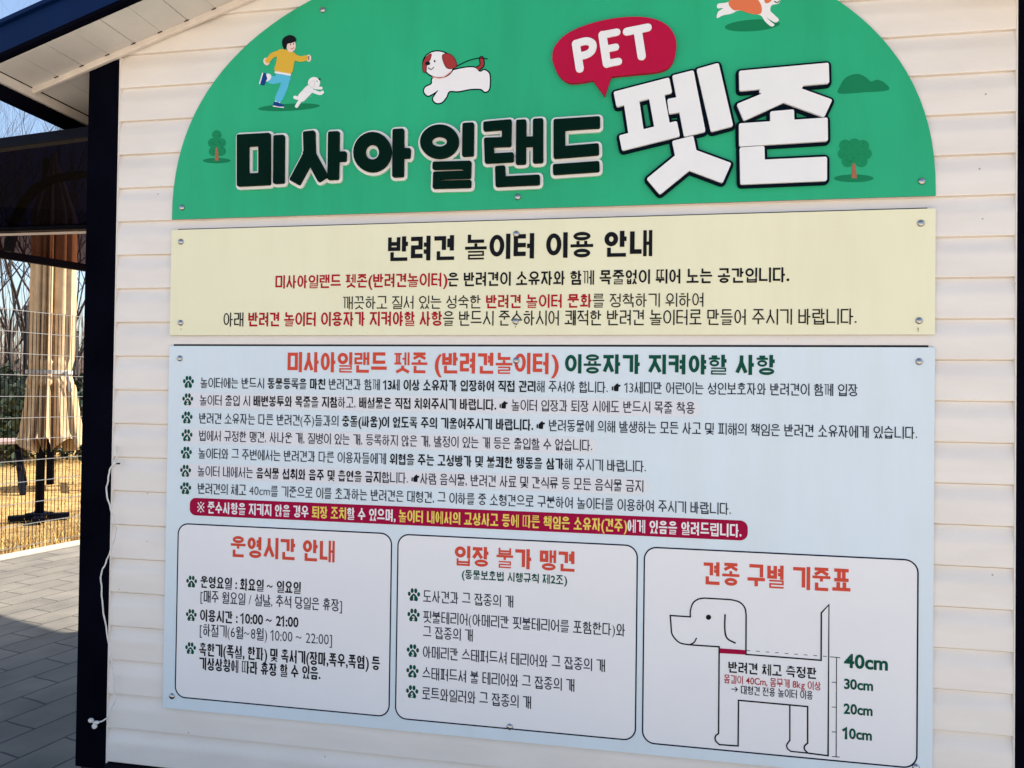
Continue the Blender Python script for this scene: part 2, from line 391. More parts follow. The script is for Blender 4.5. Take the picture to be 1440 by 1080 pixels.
_tx = bpy.data.curves.new('type', 'FONT'); _txo = bpy.data.objects.new('type', _tx); COL.objects.link(_txo)
_lat = {}
def latin(ch, bold):
    key = (ch, bold)
    if key not in _lat:
        _tx.body = ch; _tx.offset = bold; _tx.resolution_u = 4
        bpy.context.view_layer.update()
        dg = bpy.context.evaluated_depsgraph_get(); me = _txo.evaluated_get(dg).to_mesh()
        vs = [(v.co.x, v.co.y) for v in me.vertices]; fs = [list(p.vertices) for p in me.polygons]
        _txo.evaluated_get(dg).to_mesh_clear()
        fs = [f if area([vs[i] for i in f]) > 0 else f[::-1] for f in fs]
        x0 = min((v[0] for v in vs), default=0); x1 = max((v[0] for v in vs), default=.2)
        _lat[key] = ([(x - x0, z) for x, z in vs], fs, x1 - x0)
    return _lat[key]
HAND = [[(0, .24), (.17, .24), (.17, .58), (0, .58)], [(.24, .24), (.34, .18), (.76, .18), (.80, .56), (1, .60), (1, .73), (.78, .74), (.66, .86), (.56, .82), (.24, .58)]]
def special(ch, w, h, t):
    if ch == '1': return stroke([(.05 * w, .72 * h), (.62 * w, .86 * h), (.62 * w, .10 * h)], t)
    if ch == '☛': return [[(x * w, z * h) for x, z in q] for q in HAND]
    if ch == '※':
        o = stroke([(.1 * w, .15 * h), (.9 * w, .85 * h)], t * .7) + stroke([(.1 * w, .85 * h), (.9 * w, .15 * h)], t * .7)
        for x, z in ((.5, .9), (.5, .1), (.1, .5), (.9, .5)): o.append(circle(x * w, z * h, t * .55, 8))
        return o
    if ch == '→':
        return stroke([(0, .5 * h), (w, .5 * h)], t) + stroke([(.68 * w, .74 * h), (w, .5 * h), (.68 * w, .26 * h)], t)
    if ch == '~':
        return stroke(smooth_path([(0, .45 * h), (.25 * w, .55 * h), (.5 * w, .48 * h), (.75 * w, .41 * h), (w, .51 * h)], False, 3), t * .7)
    if ch == '·': return [circle(w / 2, h * .5, t * .6, 8)]
    return None
_gc = {}
def glyph(ch, w, h, t):
    key = (ch, round(w, 6), round(h, 6), round(t, 6))
    if key not in _gc:
        p = special(ch, w, h, t)
        if p is None: p = syllable(ch, w, h, t)
        # numerical noise in coincident edges is harmless at this tolerance
        _gc[key] = union(p, 1e-7)
    return _gc[key]
def nat(ch, h):                                 # natural advance and drawn width
    if ch == ' ': return .30 * h, 0
    if ch in '☛※': return .95 * h, .85 * h
    if ch == '→': return 1.0 * h, .8 * h
    if ch == '1': return .47 * h, .36 * h
    if ch == '~': return .75 * h, .55 * h
    if ch == '·': return .3 * h, .2 * h
    if 0xAC00 <= ord(ch) <= 0xD7A3: return .92 * h, .83 * h
    k = 1.12 * h
    ww = latin(ch, 0)[2] * k
    return ww + .09 * h, ww

class Flat:                                     # printed sheet: layers of flat shapes in the wall plane
    def __init__(s): s.k = 0; s.v = []; s.f = []; s.m = []; s.mats = []
    def _mi(s, m):
        if m not in s.mats: s.mats.append(m)
        return s.mats.index(m)
    def tri(s, vs, fs, m, Y):
        n = len(s.v); i = s._mi(m); s.k += 1; Y = Y - s.k % 300 * 1e-6
        s.v += [(x, Y, z) for x, z in vs]
        for f in fs: s.f.append([k + n for k in f]); s.m.append(i)
    def poly(s, polys, m, Y):
        vs, fs = union(polys); s.tri(vs, fs, m, Y)
    def build(s, name, parent):
        me = bpy.data.meshes.new(name); me.from_pydata(s.v, [], s.f)
        for i, p in enumerate(me.polygons): p.material_index = s.m[i]
        me.update(); return link(name, me, [M[k] for k in s.mats], parent)

L1, L2, L3, L4, L5 = -.0004, -.0008, -.0012, -.0016, -.0020
def line(name, parent, segs, x0, c0, x1, c1, hpx, Y=L3, colour=None):
    """segs: (text, weight, colour); x0,c0 / x1,c1: left and right middle of the line in the photo; hpx: letter height there"""
    a, b = at(x0, c0, Y), at(x1, c1, Y); zc = (a.z + b.z) / 2
    h = hpx / FPX * (a - CAM).length * .93
    tot = sum(nat(ch, h)[0] for s in segs for ch in s[0]) - .09 * h
    sx = (b.x - a.x) / tot; x = a.x; F = Flat()
    for txt, wt, colr in segs:
        t = h * {0: .088, 1: .130, 2: .19, 3: .095}[wt]
        for ch in txt:
            adv, ww = nat(ch, h)
            if ch != ' ':
                z0 = zc - h / 2
                if 0xAC00 <= ord(ch) <= 0xD7A3 or ch in '☛※→~·1':
                    vs, fs = glyph(ch, ww * sx, h, min(t, .20 * ww * sx) if ch not in '~→1' else t)
                    F.tri([(x + p, z0 + q) for p, q in vs], fs, colr, Y)
                else:
                    vs, fs, lw = latin(ch, {0: -.006, 1: .022, 2: .030, 3: .010}[wt]); k = 1.12 * h
                    F.tri([(x + p * k * sx, z0 + .10 * h + q * k) for p, q in vs], fs, colr, Y)
            x += adv * sx
    return F.build(name, parent)

def raised(name, polys, m, Yb, Yf, parent, cham=.0015):   # flat shape given real thickness
    vs, fs = union(polys); n = len(vs); bm = bmesh.new()
    fv = [bm.verts.new((x, Yf, z)) for x, z in vs]
    for f in fs:
        try: bm.faces.new([fv[i] for i in f])
        except ValueError: pass
    bm.edges.ensure_lookup_table()
    bv = {}
    for e in [e for e in bm.edges if len(e.link_faces) == 1]:
        fc = e.link_faces[0]; lp = [l for l in fc.loops if l.edge == e][0]
        p, q = lp.vert, lp.link_loop_next.vert
        for r in (p, q):
            if r not in bv: bv[r] = bm.verts.new((r.co.x, Yb, r.co.z))
        bm.faces.new([q, p, bv[p], bv[q]])
    me = bpy.data.meshes.new(name); bm.to_mesh(me); bm.free()
    return link(name, me, m, parent)
def screws(parent, pts, Y=0.0):
    for px, py in pts:
        p = at(px, py, Y); b = MB(); n = 14; r = .0105
        prof = [(r, 0), (r * .96, .0022), (r * .8, .0045), (r * .5, .0062), (r * .16, .0068)]
        for rr, hh in prof:
            for k in range(n):
                a = 2 * math.pi * k / n; b.v.append((p.x + rr * math.cos(a), Y - hh, p.z + rr * math.sin(a)))
        for i in range(len(prof) - 1):
            for k in range(n):
                c = i * n + k; d = i * n + (k + 1) % n
                b.f.append([c, d, d + n, c + n]); b.m.append(0)
        e = (len(prof) - 1) * n
        b.f.append([e + k for k in range(n)]); b.m.append(0)
        b.build('screw', M['steel'], parent, smooth=True)

# ================================================================== THE PLACE
# ------------------------------------------------------------------ ground
b = MB(); b.box(-150, 150, -120, 180, -.6, 0)
tag(b.build('ground', M['soil']), kind='structure')
E0 = Vector((-4.11, 3.52)); ED = Vector((.17, .76)).normalized()         # edge between paving and dry grass
def edge(s, off=0): p = E0 + ED * s + Vector((ED.y, -ED.x)) * off; return (p.x, p.y)
def slab(name, pts, z0, z1, m):
    n = len(pts); bb = MB()
    bb.add([(x, y, z0) for x, y in pts] + [(x, y, z1) for x, y in pts],
           [list(range(n))[::-1], list(range(n, 2 * n))] + [[i, (i + 1) % n, n + (i + 1) % n, n + i] for i in range(n)])
    return bb.build(name, m)
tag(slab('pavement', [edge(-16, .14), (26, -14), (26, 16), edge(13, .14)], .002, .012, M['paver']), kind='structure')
tag(slab('bounce_ground', [(-9, -30), (12, -30), (12, -1.3), (-9, -1.3)], .013, .018, M['bounce']), kind='structure')  # unseen pale ground, added in front to bounce sunlight onto the wall
tag(slab('kerb', [edge(-16, 0), edge(-16, .138), edge(13, .138), edge(13, 0)], .002, .03, M['kerb']), kind='structure')

# ------------------------------------------------------------------ building
XL, XR, XM, YB, YW = -.334, 2.735, 1.20, 4.04, 2.97
KS = .322
def zs(x): return 2.606 + KS * ((x if x <= XM else 2 * XM - x) + .544)
bld = empty('kiosk_building', (1.2, 2, 0), 'pale vinyl-sided kiosk with black corner trims and a low gable roof', 'building')
PITCHS = .1163
def build_siding():
    s = MB(); k0 = 2.593
    rows = [k0 + PITCHS * i for i in range(6, -21, -1)]
    yo, yi = .0072, .0165
    for z0 in rows:                               # z0 = lower lip of a course, dutch-lap profile
        z1 = z0 + PITCHS; zb = max(z0, .262)
        if z1 < .27: continue
        ss = lambda q: q * q * (3 - 2 * q)
        prof = [(yi + .004, zb), (yo + .001, zb), (yo, zb + .003)] + [(yo + (yi - yo) * ss(q / 8), max(zb + .004, z0 + .060) + (z1 - .004 - max(zb + .004, z0 + .060)) * q / 8) for q in range(9)] + [(yi + .004, z1 - .003), (yi + .004, z1)]
        def xl(z): return max(-.2132, (z - 2.70) / KS - .544)
        vs = [];
        for y, z in prof: vs.append((xl(z), y, z))
        for y, z in prof: vs.append((2 * XM - xl(z), y, z))
        n = len(prof)
        if xl(z1) > XM - .1: continue
        s.add(vs, [(i, n + i, n + i + 1, i + 1) for i in range(n - 1)])
    return s
build_siding().build('siding', M['siding'], bld)
for x in (-.2155, 2.6085):
    b = MB(); b.box(x, x + .003, .0045, .03, .262, zs(x) - .01); b.build('end_channel', M['siding'], bld)
b = MB(); b.box(XL + .02, XR - .02, .03, .09, .2, 2.62); b.box(XL + .01, XL + .06, .03, YW, .2, 2.60); b.box(XR - .06, XR - .01, .03, YW, .2, 2.60); b.box(XL + .06, XR - .06, YW - .05, YW, .2, 2.6)
for y in (.03, YW): b.add([(XL, y, 2.62), (XR, y, 2.62), (XM, y, 3.1)], [(0, 1, 2)])
b.build('wall_core', M['soffit'], bld)
def corner(x0, x1):
    c = MB(); c.box(x0, x1, .003, .10, .24, zs((x0 + x1) / 2) - .004)
    c.build('corner_trim', M['black'], bld, bevel=.003)
corner(XL, -.216); corner(2.612, 2.734)
b = MB(); b.box(-.2158, 2.6118, -.001, .03, .235, .2615); b.build('base_trim', M['darkmetal'], bld)
b = MB(); b.box(XL + .01, XR - .01, .02, YW, .0, .234); b.build('plinth', M['plinth'], bld)
# soffit boards (run back, seams 100 mm), rake and eave trims, fascias, roof slabs
YF = -.175
XE = -.556
def slope_box(mb, x0, x1, y0, y1, dz0, dz1):
    mb.hexa([(x0, y0, zs(x0) + dz0), (x1, y0, zs(x1) + dz0), (x1, y1, zs(x1) + dz0), (x0, y1, zs(x0) + dz0),
             (x0, y0, zs(x0) + dz1), (x1, y0, zs(x1) + dz1), (x1, y1, zs(x1) + dz1), (x0, y1, zs(x0) + dz1)])
sf = MB(); bk = MB()
for side in (0, 1):
    x = -.544; i = 0
    while x < XM - .001:
        x1 = min(x + .1, XM); g = .0035 if i % 2 else .0016
        a, c = (x, x1 - g) if not side else (2 * XM - x1 + g, 2 * XM - x)
        slope_box(sf, a, c, YF, -.012, 0, .008)
        if x < -.34: slope_box(sf, a, c, .004, YB - .02, .0005, .0085)
        x = x1; i += 1
    a, c = (-.60, XM) if not side else (XM, 2 * XM + .60)
    slope_box(bk, a, c, YF, YB, .012, .05)
sf.build('soffit', M['soffit'], bld); bk.build('soffit_backing', M['gap'], bld)
for k in range(10):                               # dark holes where the soffit ribs meet the trim
    x = -.444 + .1 * k
    b = MB(); slope_box(b, x - .012, x + .004, -.0165, -.0135, -.002, .009); b.build('rib_gap', M['gap'], bld)
b = MB()
slope_box(b, -.548, XM, -.012, .003, -.020, .004); b.build('rake_trim', M['trim'], bld, bevel=.003)
b = MB(); slope_box(b, XM, 2 * XM + .548, -.012, .003, -.020, .004); b.build('rake_trim', M['trim'], bld, bevel=.003)
for s in (0, 1):
    a, c = (XE, -.5445) if not s else (2 * XM + .5445, 2 * XM - XE)
    b = MB(); b.box(a, c, YF, YB - .02, 2.570, 2.602); b.build('eave_trim', M['trim'], bld)
    a, c = (XE - .035, XE - .0005) if not s else (2 * XM - XE + .0005, 2 * XM - XE + .035)
    b = MB(); b.box(a, c, YF - .002, YB, 2.528, 2.70); b.build('eave_fascia', M['black'], bld, bevel=.002)
    a, c = (-.64, XM) if not s else (XM, 2 * XM + .64)
    b = MB(); slope_box(b, a, c, YF - .022, YF - .0005, .016, .105); b.build('rake_fascia', M['navy'], bld, bevel=.002)
    b = MB(); slope_box(b, a, c, YB, YB + .02, -.006, .105); b.build('rake_fascia', M['navy'], bld)
    b = MB(); slope_box(b, a, c, YF - .026, YF - .001, .002, .0155); b.build('drip_edge', M['black'], bld)
    a, c = (-.66, XM) if not s else (XM, 2 * XM + .66)
    b = MB(); slope_box(b, a, c, YF - .035, YB + .03, .106, .12); b.build('roof', M['navy'], bld)

# ------------------------------------------------------------------ smoked awning beside the building
aw = empty('awning', (-1.2, .6, 2.4), 'smoked brown sheet awning with black rails beside the black corner', 'awning')
XA = -2.3
def zf(x): return 2.452 + .068 * (x + .36)        # front rail
YA, YR, ZR = .04, 1.2, 2.405
b = MB(); b.bar((XA, YA, zf(XA)), (XL - .002, YA, zf(XL)), .04, .038); b.build('front_rail', M['darkmetal'], aw, bevel=.004)
b = MB(); b.bar((XA, YR, ZR), (XL - .002, YR, ZR), .035, .028); b.build('rear_rail', M['darkmetal'], aw)
b = MB(); b.bar((XA, YR + .035, ZR - .020), (XL - .002, YR + .035, ZR - .020), .006, .012); b.build('rail_strip', M['trim'], aw)
b = MB(); b.hexa([(XA, YA + .022, zf(XA)), (XL - .003, YA + .022, zf(XL)), (XL - .003, YR - .02, ZR + .003), (XA, YR - .02, ZR + .003),
                  (XA, YA + .022, zf(XA) + .004), (XL - .003, YA + .022, zf(XL) + .004), (XL - .003, YR - .02, ZR + .007), (XA, YR - .02, ZR + .007)])
b.v = [v for v in b.v]; b.f = [[4, 5, 6, 7]]; b.m = [0]
b.build('roof_sheet', M['smoke'], aw)
q0 = at(-60, 348, 1.32); q1 = at(160, 383, 2.15)
b = MB(); b.bar(q0, q1, .03, .046); b.build('apron_rail', M['darkmetal'], aw)
r0 = Vector((XA, YR + .03, ZR - .004)); r1 = Vector((XL - .003, YR + .03, ZR - .004))
b = MB(); b.add([r0, q0, q1, r1], [(0, 1, 2, 3)]); b.build('apron_sheet', M['brown_sheet'], aw)
YC = 1.27
arc = [at(px, py, YC) for px, py in ((12, 354), (14, 335), (20, 312), (32, 287), (50, 265), (75, 252), (100, 247), (130, 245))]
b = MB()
for p, q in zip(arc, arc[1:]): b.bar(p, q, .03, .038, up=(0, 1, 0))
b.build('arch_brace', M['darkmetal'], aw)
F = Flat()
for k in range(5): F.poly([circle(q0.x + (q1.x - q0.x) * (.73 + .011 * k), 0, .008, 6)], 'white', 0)
lg = F.build('rail_lettering', aw)
n_ = (q1 - q0).normalized()
for v in lg.data.vertices:
    tt = (v.co.x - q0.x) / (q1.x - q0.x); p = q0.lerp(q1, tt); v.co = (p.x, p.y - .0325, p.z + v.co.z)

# ------------------------------------------------------------------ green arched sign
YG = 0.0
gs = empty('arched_sign', (1.2, 0, 2.13), 'green arched sign with raised white and dark green Korean letters', 'sign')
AZ0, AZW, AZB = 2.1265, 1.2, .83
arch = [(0, AZ0), (2.4, AZ0)]
for k in range(1, 64):
    a = math.pi * k / 64; c, s = math.cos(a), math.sin(a)
    arch.append((1.2 + AZW * math.copysign(abs(c) ** (2 / 2.3), c), AZ0 + AZB * abs(s) ** (2 / 2.3)))
def board(name, outline, m, parent, th=.0055):
    o = raised(name, [outline], [m, M['edge']], th, 0.0, parent)
    for p in o.data.polygons:
        if abs(p.normal.y) < .5: p.material_index = 1
    return o
board('sign_panel', arch, M['green'], gs)
A = lambda x, y, Y=0.0: xz(240 + x / 2.5714, y / 2.5714, Y)      # pixel grids of the two halves of the sign
B_ = lambda x, y, Y=0.0: xz(760 + x / 2.5714, y / 2.5714, Y)
PX = 1 / 2.5714 / 455                                            # one grid pixel in metres
def letter(grid, strokes, face, back, yb0, yf0, yf1, grow, dx=0, dy=0):
    core = []; r = 6 * PX
    for st in strokes:
        pts, wd = st[0], st[1]; cl = len(st) > 2 and st[2]
        P = [grid(x, y, yf1) for x, y in pts]
        core += stroke(P, wd * PX - 2 * r, cl, 'butt') if cl else stroke([Vector(P[0]) + (Vector(P[0]) - Vector(P[1])).normalized() * (wd * PX / 2 - r)] + P[1:-1] + [Vector(P[-1]) + (Vector(P[-1]) - Vector(P[-2])).normalized() * (wd * PX / 2 - r)], wd * PX - 2 * r, False, 'butt')
    o = raised('raised_letter', rounded(core, r), face, yf0 + .0005, yf1, gs)
    return o, raised('letter_backing', rounded(core, r + grow / 2 * PX), back, yb0, yf0, o)
def ringp(cx, cy, rx, ry, n=28): return [(cx + rx * math.cos(2 * math.pi * k / n), cy - ry * math.sin(2 * math.pi * k / n)) for k in range(n)]
D = [
 [([(259, 507), (337, 503), (337, 646), (259, 650)], 48, True), ([(390, 508), (389, 642)], 44)],
 [([(499, 495), (501, 555), (456, 640)], 47), ([(501, 555), (541, 630)], 44), ([(588, 495), (586, 628)], 44), ([(590, 566), (616, 565)], 38)],
 [(ringp(728, 549, 47, 50), 47, True), ([(822, 486), (821, 618)], 44), ([(825, 553), (848, 553)], 38)],
 [(ringp(971, 511, 49, 40), 44, True), ([(1075, 464), (1074, 543)], 43), ([(960, 598), (1072, 595), (1071, 630), (962, 634), (961, 667), (1072, 664)], 29)],
 [([(1147, 455), (1215, 449), (1214, 512), (1150, 514), (1152, 572), (1222, 568)], 35), ([(1267, 450), (1266, 575)], 37), ([(1328, 446), (1328, 570)], 37), ([(1267, 512), (1328, 510)], 36), ([(1191, 617), (1192, 656), (1316, 650)], 37)],
]
for st in D: letter(A, st, M['letter_dark'], M['back_white'], -.0005, -.009, -.020, 21)
letter(B_, [([(194, 442), (68, 450), (68, 550), (190, 540)], 42), ([(64, 611), (194, 602)], 38)], M['letter_dark'], M['back_white'], -.0005, -.009, -.020, 21)
PT = [([(298, 352), (442, 315)], 56), ([(318, 510), (470, 472)], 56), ([(330, 372), (346, 480)], 54), ([(420, 345), (440, 455)], 54),
      ([(522, 300), (551, 448)], 74), ([(490, 380), (525, 374)], 54), ([(613, 276), (648, 428)], 76),
      ([(522, 537), (530, 575), (438, 650)], 74), ([(530, 572), (638, 612)], 74)]
letter(B_, PT, M['letter_white'], M['back_navy'], -.0005, -.010, -.018, 20)
JN = [([(757, 289), (1004, 267)], 70), ([(838, 322), (868, 342), (755, 392)], 64), ([(905, 318), (892, 338), (1008, 380)], 64),
      ([(875, 440), (876, 470)], 78), ([(762, 485), (994, 470)], 80), ([(766, 573), (767, 622), (990, 612)], 82)]
letter(B_, JN, M['letter_white'], M['back_navy'], -.0005, -.010, -.018, 20)
bub = [B_(x, y, -.014) for x, y in smooth_path([(42, 215), (50, 170), (95, 122), (180, 85), (280, 64), (380, 62), (450, 85), (486, 130), (490, 185), (472, 235), (430, 258), (340, 268)], False, 4)
       + [(256, 277), (232, 347), (192, 292)] + smooth_path([(190, 290), (110, 300), (65, 270), (42, 215)], False, 4)]
bo = raised('speech_bubble', [bub], M['magenta'], -.0005, -.014, gs)
def petl(strokes):
    p = []
    for pts, wd in strokes: p += stroke([B_(x, y, -.018) for x, y in pts], wd * PX, False, 'round')
    return raised('bubble_letter', p, M['letter_white'], -.0145, -.018, bo)
petl([([(128, 158), (142, 248)], 29), (smooth_path([(128, 158), (165, 148), (188, 158), (186, 182), (168, 196), (138, 204)], False, 3), 27)])
petl([([(224, 126), (240, 230)], 29), ([(224, 126), (276, 116)], 26), ([(232, 178), (272, 170)], 25), ([(240, 230), (282, 222)], 26)])
petl([([(312, 114), (388, 99)], 28), ([(352, 112), (366, 203)], 29)])
# printed cartoons on the sign
def blob(F, grid, pts, m, Y, outline=None, wd=5, smooth=True, sub=4):
    P = smooth_path(pts, True, sub) if smooth else pts
    Q = [grid(x, y) for x, y in P]
    if outline: F.poly([Q] + stroke(Q, wd * 2 * PX, True, 'round'), outline, Y + .0002)
    F.poly([Q], m, Y)
def ell(cx, cy, rx, ry, rot=0, n=24):
    c, s = math.cos(R(rot)), math.sin(R(rot))
    return [(cx + rx * math.cos(2 * math.pi * k / n) * c - ry * math.sin(2 * math.pi * k / n) * s, cy + rx * math.cos(2 * math.pi * k / n) * s + ry * math.sin(2 * math.pi * k / n) * c) for k in range(n)]
def st(F, grid, pts, wd, m, Y, smooth=True):
    P = smooth_path(pts, False, 4) if smooth and len(pts) > 2 else pts
    F.poly(stroke([grid(x, y) for x, y in P], wd * PX, False, 'round'), m, Y)
F = Flat()
blob(F, A, ell(428, 388, 112, 13, -3), 'shade', L1, smooth=False)
st(F, A, [(400, 285), (368, 290), (350, 278)], 30, 'pants', L2); st(F, A, [(353, 279), (347, 283)], 27, 'white', L3)
blob(F, A, [(322, 306), (333, 262), (345, 266), (350, 285), (338, 310)], 'shoe', L3, smooth=False)
blob(F, A, [(324, 306), (320, 304), (332, 263), (336, 264)], 'white', L4, smooth=False)
st(F, A, [(418, 280), (410, 315), (392, 355)], 34, 'pants', L3); st(F, A, [(389, 362), (388, 366)], 24, 'white', L2)
blob(F, A, [(370, 384), (374, 368), (388, 370), (410, 380), (411, 389), (390, 388)], 'shoe', L3, smooth=False)
blob(F, A, [(370, 386), (371, 382), (390, 386), (411, 387), (410, 391)], 'white', L4, smooth=False)
blob(F, A, [(378, 262), (434, 272), (434, 290), (416, 302), (385, 290)], 'pants', L2, smooth=False)
blob(F, A, [(388, 184), (410, 179), (440, 188), (453, 198), (448, 225), (434, 270), (378, 260), (384, 222)], 'shirt', L4, sub=3)
st(F, A, [(398, 192), (370, 200), (352, 220)], 21, 'shirt', L4); st(F, A, [(445, 205), (468, 214), (488, 211)], 22, 'shirt', L4)
st(F, A, [(380, 262), (433, 271)], 8, 'white', L5)
blob(F, A, ell(347, 223, 11, 14, -20), 'skin', L3, smooth=False); blob(F, A, ell(500, 211, 9, 13), 'skin', L3, smooth=False); st(F, A, [(500, 204), (500, 218)], 3, 'ink_black', L4)
blob(F, A, ell(437, 168, 16, 22, 10), 'skin', L5, smooth=False)
blob(F, A, [(404, 158), (408, 140), (428, 128), (448, 133), (455, 148), (440, 156), (424, 160), (420, 172), (412, 180)], 'ink_black', L5 - .0004)
for x, y in ((435, 162), (446, 160)): blob(F, A, ell(x, y, 1.6, 3.4), 'ink_black', L5 - .0004, smooth=False)
st(F, A, [(436, 176), (442, 179), (447, 172)], 2.5, 'coral', L5 - .0004)
F.build('runner_print', gs)
F = Flat()
st(F, A, [(475, 352), (500, 325)], 36, 'white', L2); blob(F, A, ell(519, 300, 22, 21), 'white', L3, smooth=False)
st(F, A, [(515, 330), (540, 338), (549, 334)], 13, 'white', L2); st(F, A, [(522, 318), (545, 319)], 11, 'white', L2)
st(F, A, [(470, 362), (456, 384)], 14, 'white', L2); st(F, A, [(462, 356), (449, 352)], 13, 'white', L2)
blob(F, A, ell(513, 305, 9, 13, 15), 'grey', L4, smooth=False); blob(F, A, ell(513, 305, 7.5, 11.5, 15), 'white', L5, smooth=False)
blob(F, A, ell(539, 287, 4, 3), 'ink_black', L4, smooth=False); blob(F, A, ell(530, 294, 1.8, 2), 'ink_black', L4, smooth=False)
random.seed(4)
for k in range(7): blob(F, A, ell(480 + random.uniform(-8, 30), 340 + random.uniform(-14, 14), 1.6, 1.2), 'grey', L3, smooth=False)
F.build('puppy_print', gs)
def tree_print(grid, cx, yb, h, lobes, tw):
    F = Flat()
    blob(F, grid, ell(cx, yb, tw * 3.6, tw * .7), 'shade', L1, smooth=False)
    for x, y, r in lobes: blob(F, grid, ell(x, y, r, r), 'crown', L2 - .00003 * lobes.index((x, y, r)), smooth=False)
    blob(F, grid, [(cx - tw * .45, yb), (cx - tw * .3, yb - h), (cx, yb - h - 8), (cx + tw * .3, yb - h), (cx + tw * .55, yb)], 'trunkp', L3, smooth=False)
    for i in range(16):
        x, y, r = random.choice(lobes); a = random.uniform(0, 6.28); q = r * random.uniform(.2, .8)
        blob(F, grid, ell(x + q * math.cos(a), y + q * math.sin(a), 2.4, 1.5), 'crown2', L4, smooth=False)
    F.build('tree_print', gs)
tree_print(A, 167, 581, 42, [(167, 488, 17), (152, 517, 17), (184, 516, 16), (168, 520, 20), (155, 548, 17), (183, 547, 17)], 14)
tree_print(B_, 1133, 645, 48, [(1135, 525, 24), (1102, 527, 22), (1166, 528, 22), (1095, 556, 20), (1178, 556, 20), (1112, 583, 22), (1160, 583, 22), (1135, 560, 32)], 20)
F = Flat()
blob(F, B_, [(1080, 338), (1084, 310), (1105, 280), (1145, 267), (1178, 280), (1195, 295), (1218, 288), (1245, 300), (1258, 326), (1170, 334)], 'shade', L1)
F.build('bush_print', gs)
F = Flat()                                        # spotted dog on a lead
DK = 'back_navy'
st(F, A, [(1108, 250), (1126, 236), (1124, 212)], 20, DK, L1); st(F, A, [(1108, 250), (1126, 236), (1124, 212)], 12, 'furred', L2)
body = [(948, 284), (985, 268), (1040, 250), (1095, 244), (1118, 260), (1135, 254), (1152, 268), (1154, 300), (1150, 325), (1136, 332), (1122, 322), (1085, 322), (1040, 330), (1008, 330), (996, 352), (980, 370), (960, 372), (949, 358), (958, 342), (968, 326), (950, 338), (930, 346), (917, 332), (922, 316), (944, 304)]
blob(F, A, body, 'white', L2, DK, 5)
blob(F, A, ell(968, 233, 54, 46, 10), 'white', L3, DK, 5)
blob(F, A, [(912, 250), (914, 224), (926, 206), (942, 196), (938, 216), (926, 236), (924, 258), (917, 262)], 'furred', L4, DK, 2)
blob(F, A, [(984, 200), (1008, 196), (1028, 215), (1034, 240), (1020, 248), (1000, 246), (988, 226)], 'furred', L4, DK, 2)
blob(F, A, ell(930, 230, 9, 7), 'ink_black', L5, smooth=False); blob(F, A, ell(955, 222, 3, 4), 'ink_black', L5, smooth=False)
st(F, A, [(932, 246), (942, 252), (952, 244)], 3, 'ink_black', L5)
st(F, A, [(948, 279), (980, 283), (1014, 260)], 4, 'pink', L5)
st(F, A, [(1036, 240), (1075, 221), (1115, 211), (1146, 214)], 3.5, DK, L5)
F.build('spotted_dog_print', gs)
F = Flat()
blob(F, B_, ell(766, 92, 100, 21, -4), 'shade', L1, smooth=False)
blob(F, B_, [(638, 66), (642, 44), (660, 30), (640, 30), (642, 14), (672, 10), (700, 0), (760, -12), (800, -30), (826, -60), (846, -44), (868, -14), (862, 12), (836, 20), (832, 40), (848, 56), (862, 72), (850, 82), (830, 72), (816, 62), (832, 78), (846, 90), (834, 96), (812, 78), (796, 56), (760, 50), (720, 38), (690, 50), (660, 56)], 'white', L2)
blob(F, B_, [(682, 20), (684, 2), (720, -4), (776, -6), (798, 20), (796, 50), (760, 50), (722, 38), (700, 38)], 'orange', L3)
blob(F, B_, [(806, -26), (820, -56), (842, -40), (846, -16), (830, 8), (812, 10)], 'orange', L3); blob(F, B_, ell(862, -6, 5, 4), 'ink_black', L4, smooth=False); st(F, B_, [(846, 6), (856, 10), (864, 4)], 3, 'ink_black', L4)
F.build('corgi_print', gs)
screws(gs, [(256, 292), (728, 277), (1296, 255), (454, 14)])

# ------------------------------------------------------------------ cream notice board
cs = empty('cream_notice_board', (1.2, 0, 1.73), 'long cream notice board with black and red Korean text', 'sign')
zt, zb = at(240.5, 323.5).z, at(239, 471.5).z
board('notice_panel', [(0, zb), (2.4, zb), (2.4, zt), (0, zt)], M['cream'], cs)
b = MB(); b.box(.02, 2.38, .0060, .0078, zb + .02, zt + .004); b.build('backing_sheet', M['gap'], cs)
K, RD, NV, GR, CO = 'ink_black', 'ink_red', 'ink_navy', 'ink_green', 'coral'
line('heading', cs, [('반려견 놀이터 이용 안내', 2, K)], 545, 349, 918, 343, 36)
line('text_line', cs, [('미사아일랜드 펫존(반려견놀이터)', 1, RD), ('은 반려견이 소유자와 함께 목줄없이 뛰어 노는 공간입니다.', 1, K)], 387, 396, 1109, 387, 19)
line('text_line', cs, [('깨끗하고 질서 있는 성숙한 ', 0, K), ('반려견 놀이터 문화', 1, RD), ('를 정착하기 위하여', 0, K)], 482, 426, 990, 421.5, 19)
line('text_line', cs, [('아래 ', 0, K), ('반려견 놀이터 이용자가 지켜야할 사항', 1, RD), ('을 반드시 준수하시어 쾌적한 반려견 놀이터로 만들어 주시기 바랍니다.', 0, K)], 314, 449, 1205, 445.5, 19.5)
screws(cs, [(254.5, 340), (254, 454), (726, 329), (725, 452), (1295, 314), (1292.5, 451)])

for px, py, ln_ in ((1291, 461, .012), (255, 462, .006), (725, 458, .007)):
    c = at(px, py, 0); F = Flat(); F.poly([[(c.x - .0014, c.z), (c.x + .0012, c.z), (c.x + .0003, c.z - ln_), (c.x - .0006, c.z - ln_)]], 'rust', L4); F.build('rust_mark', cs)

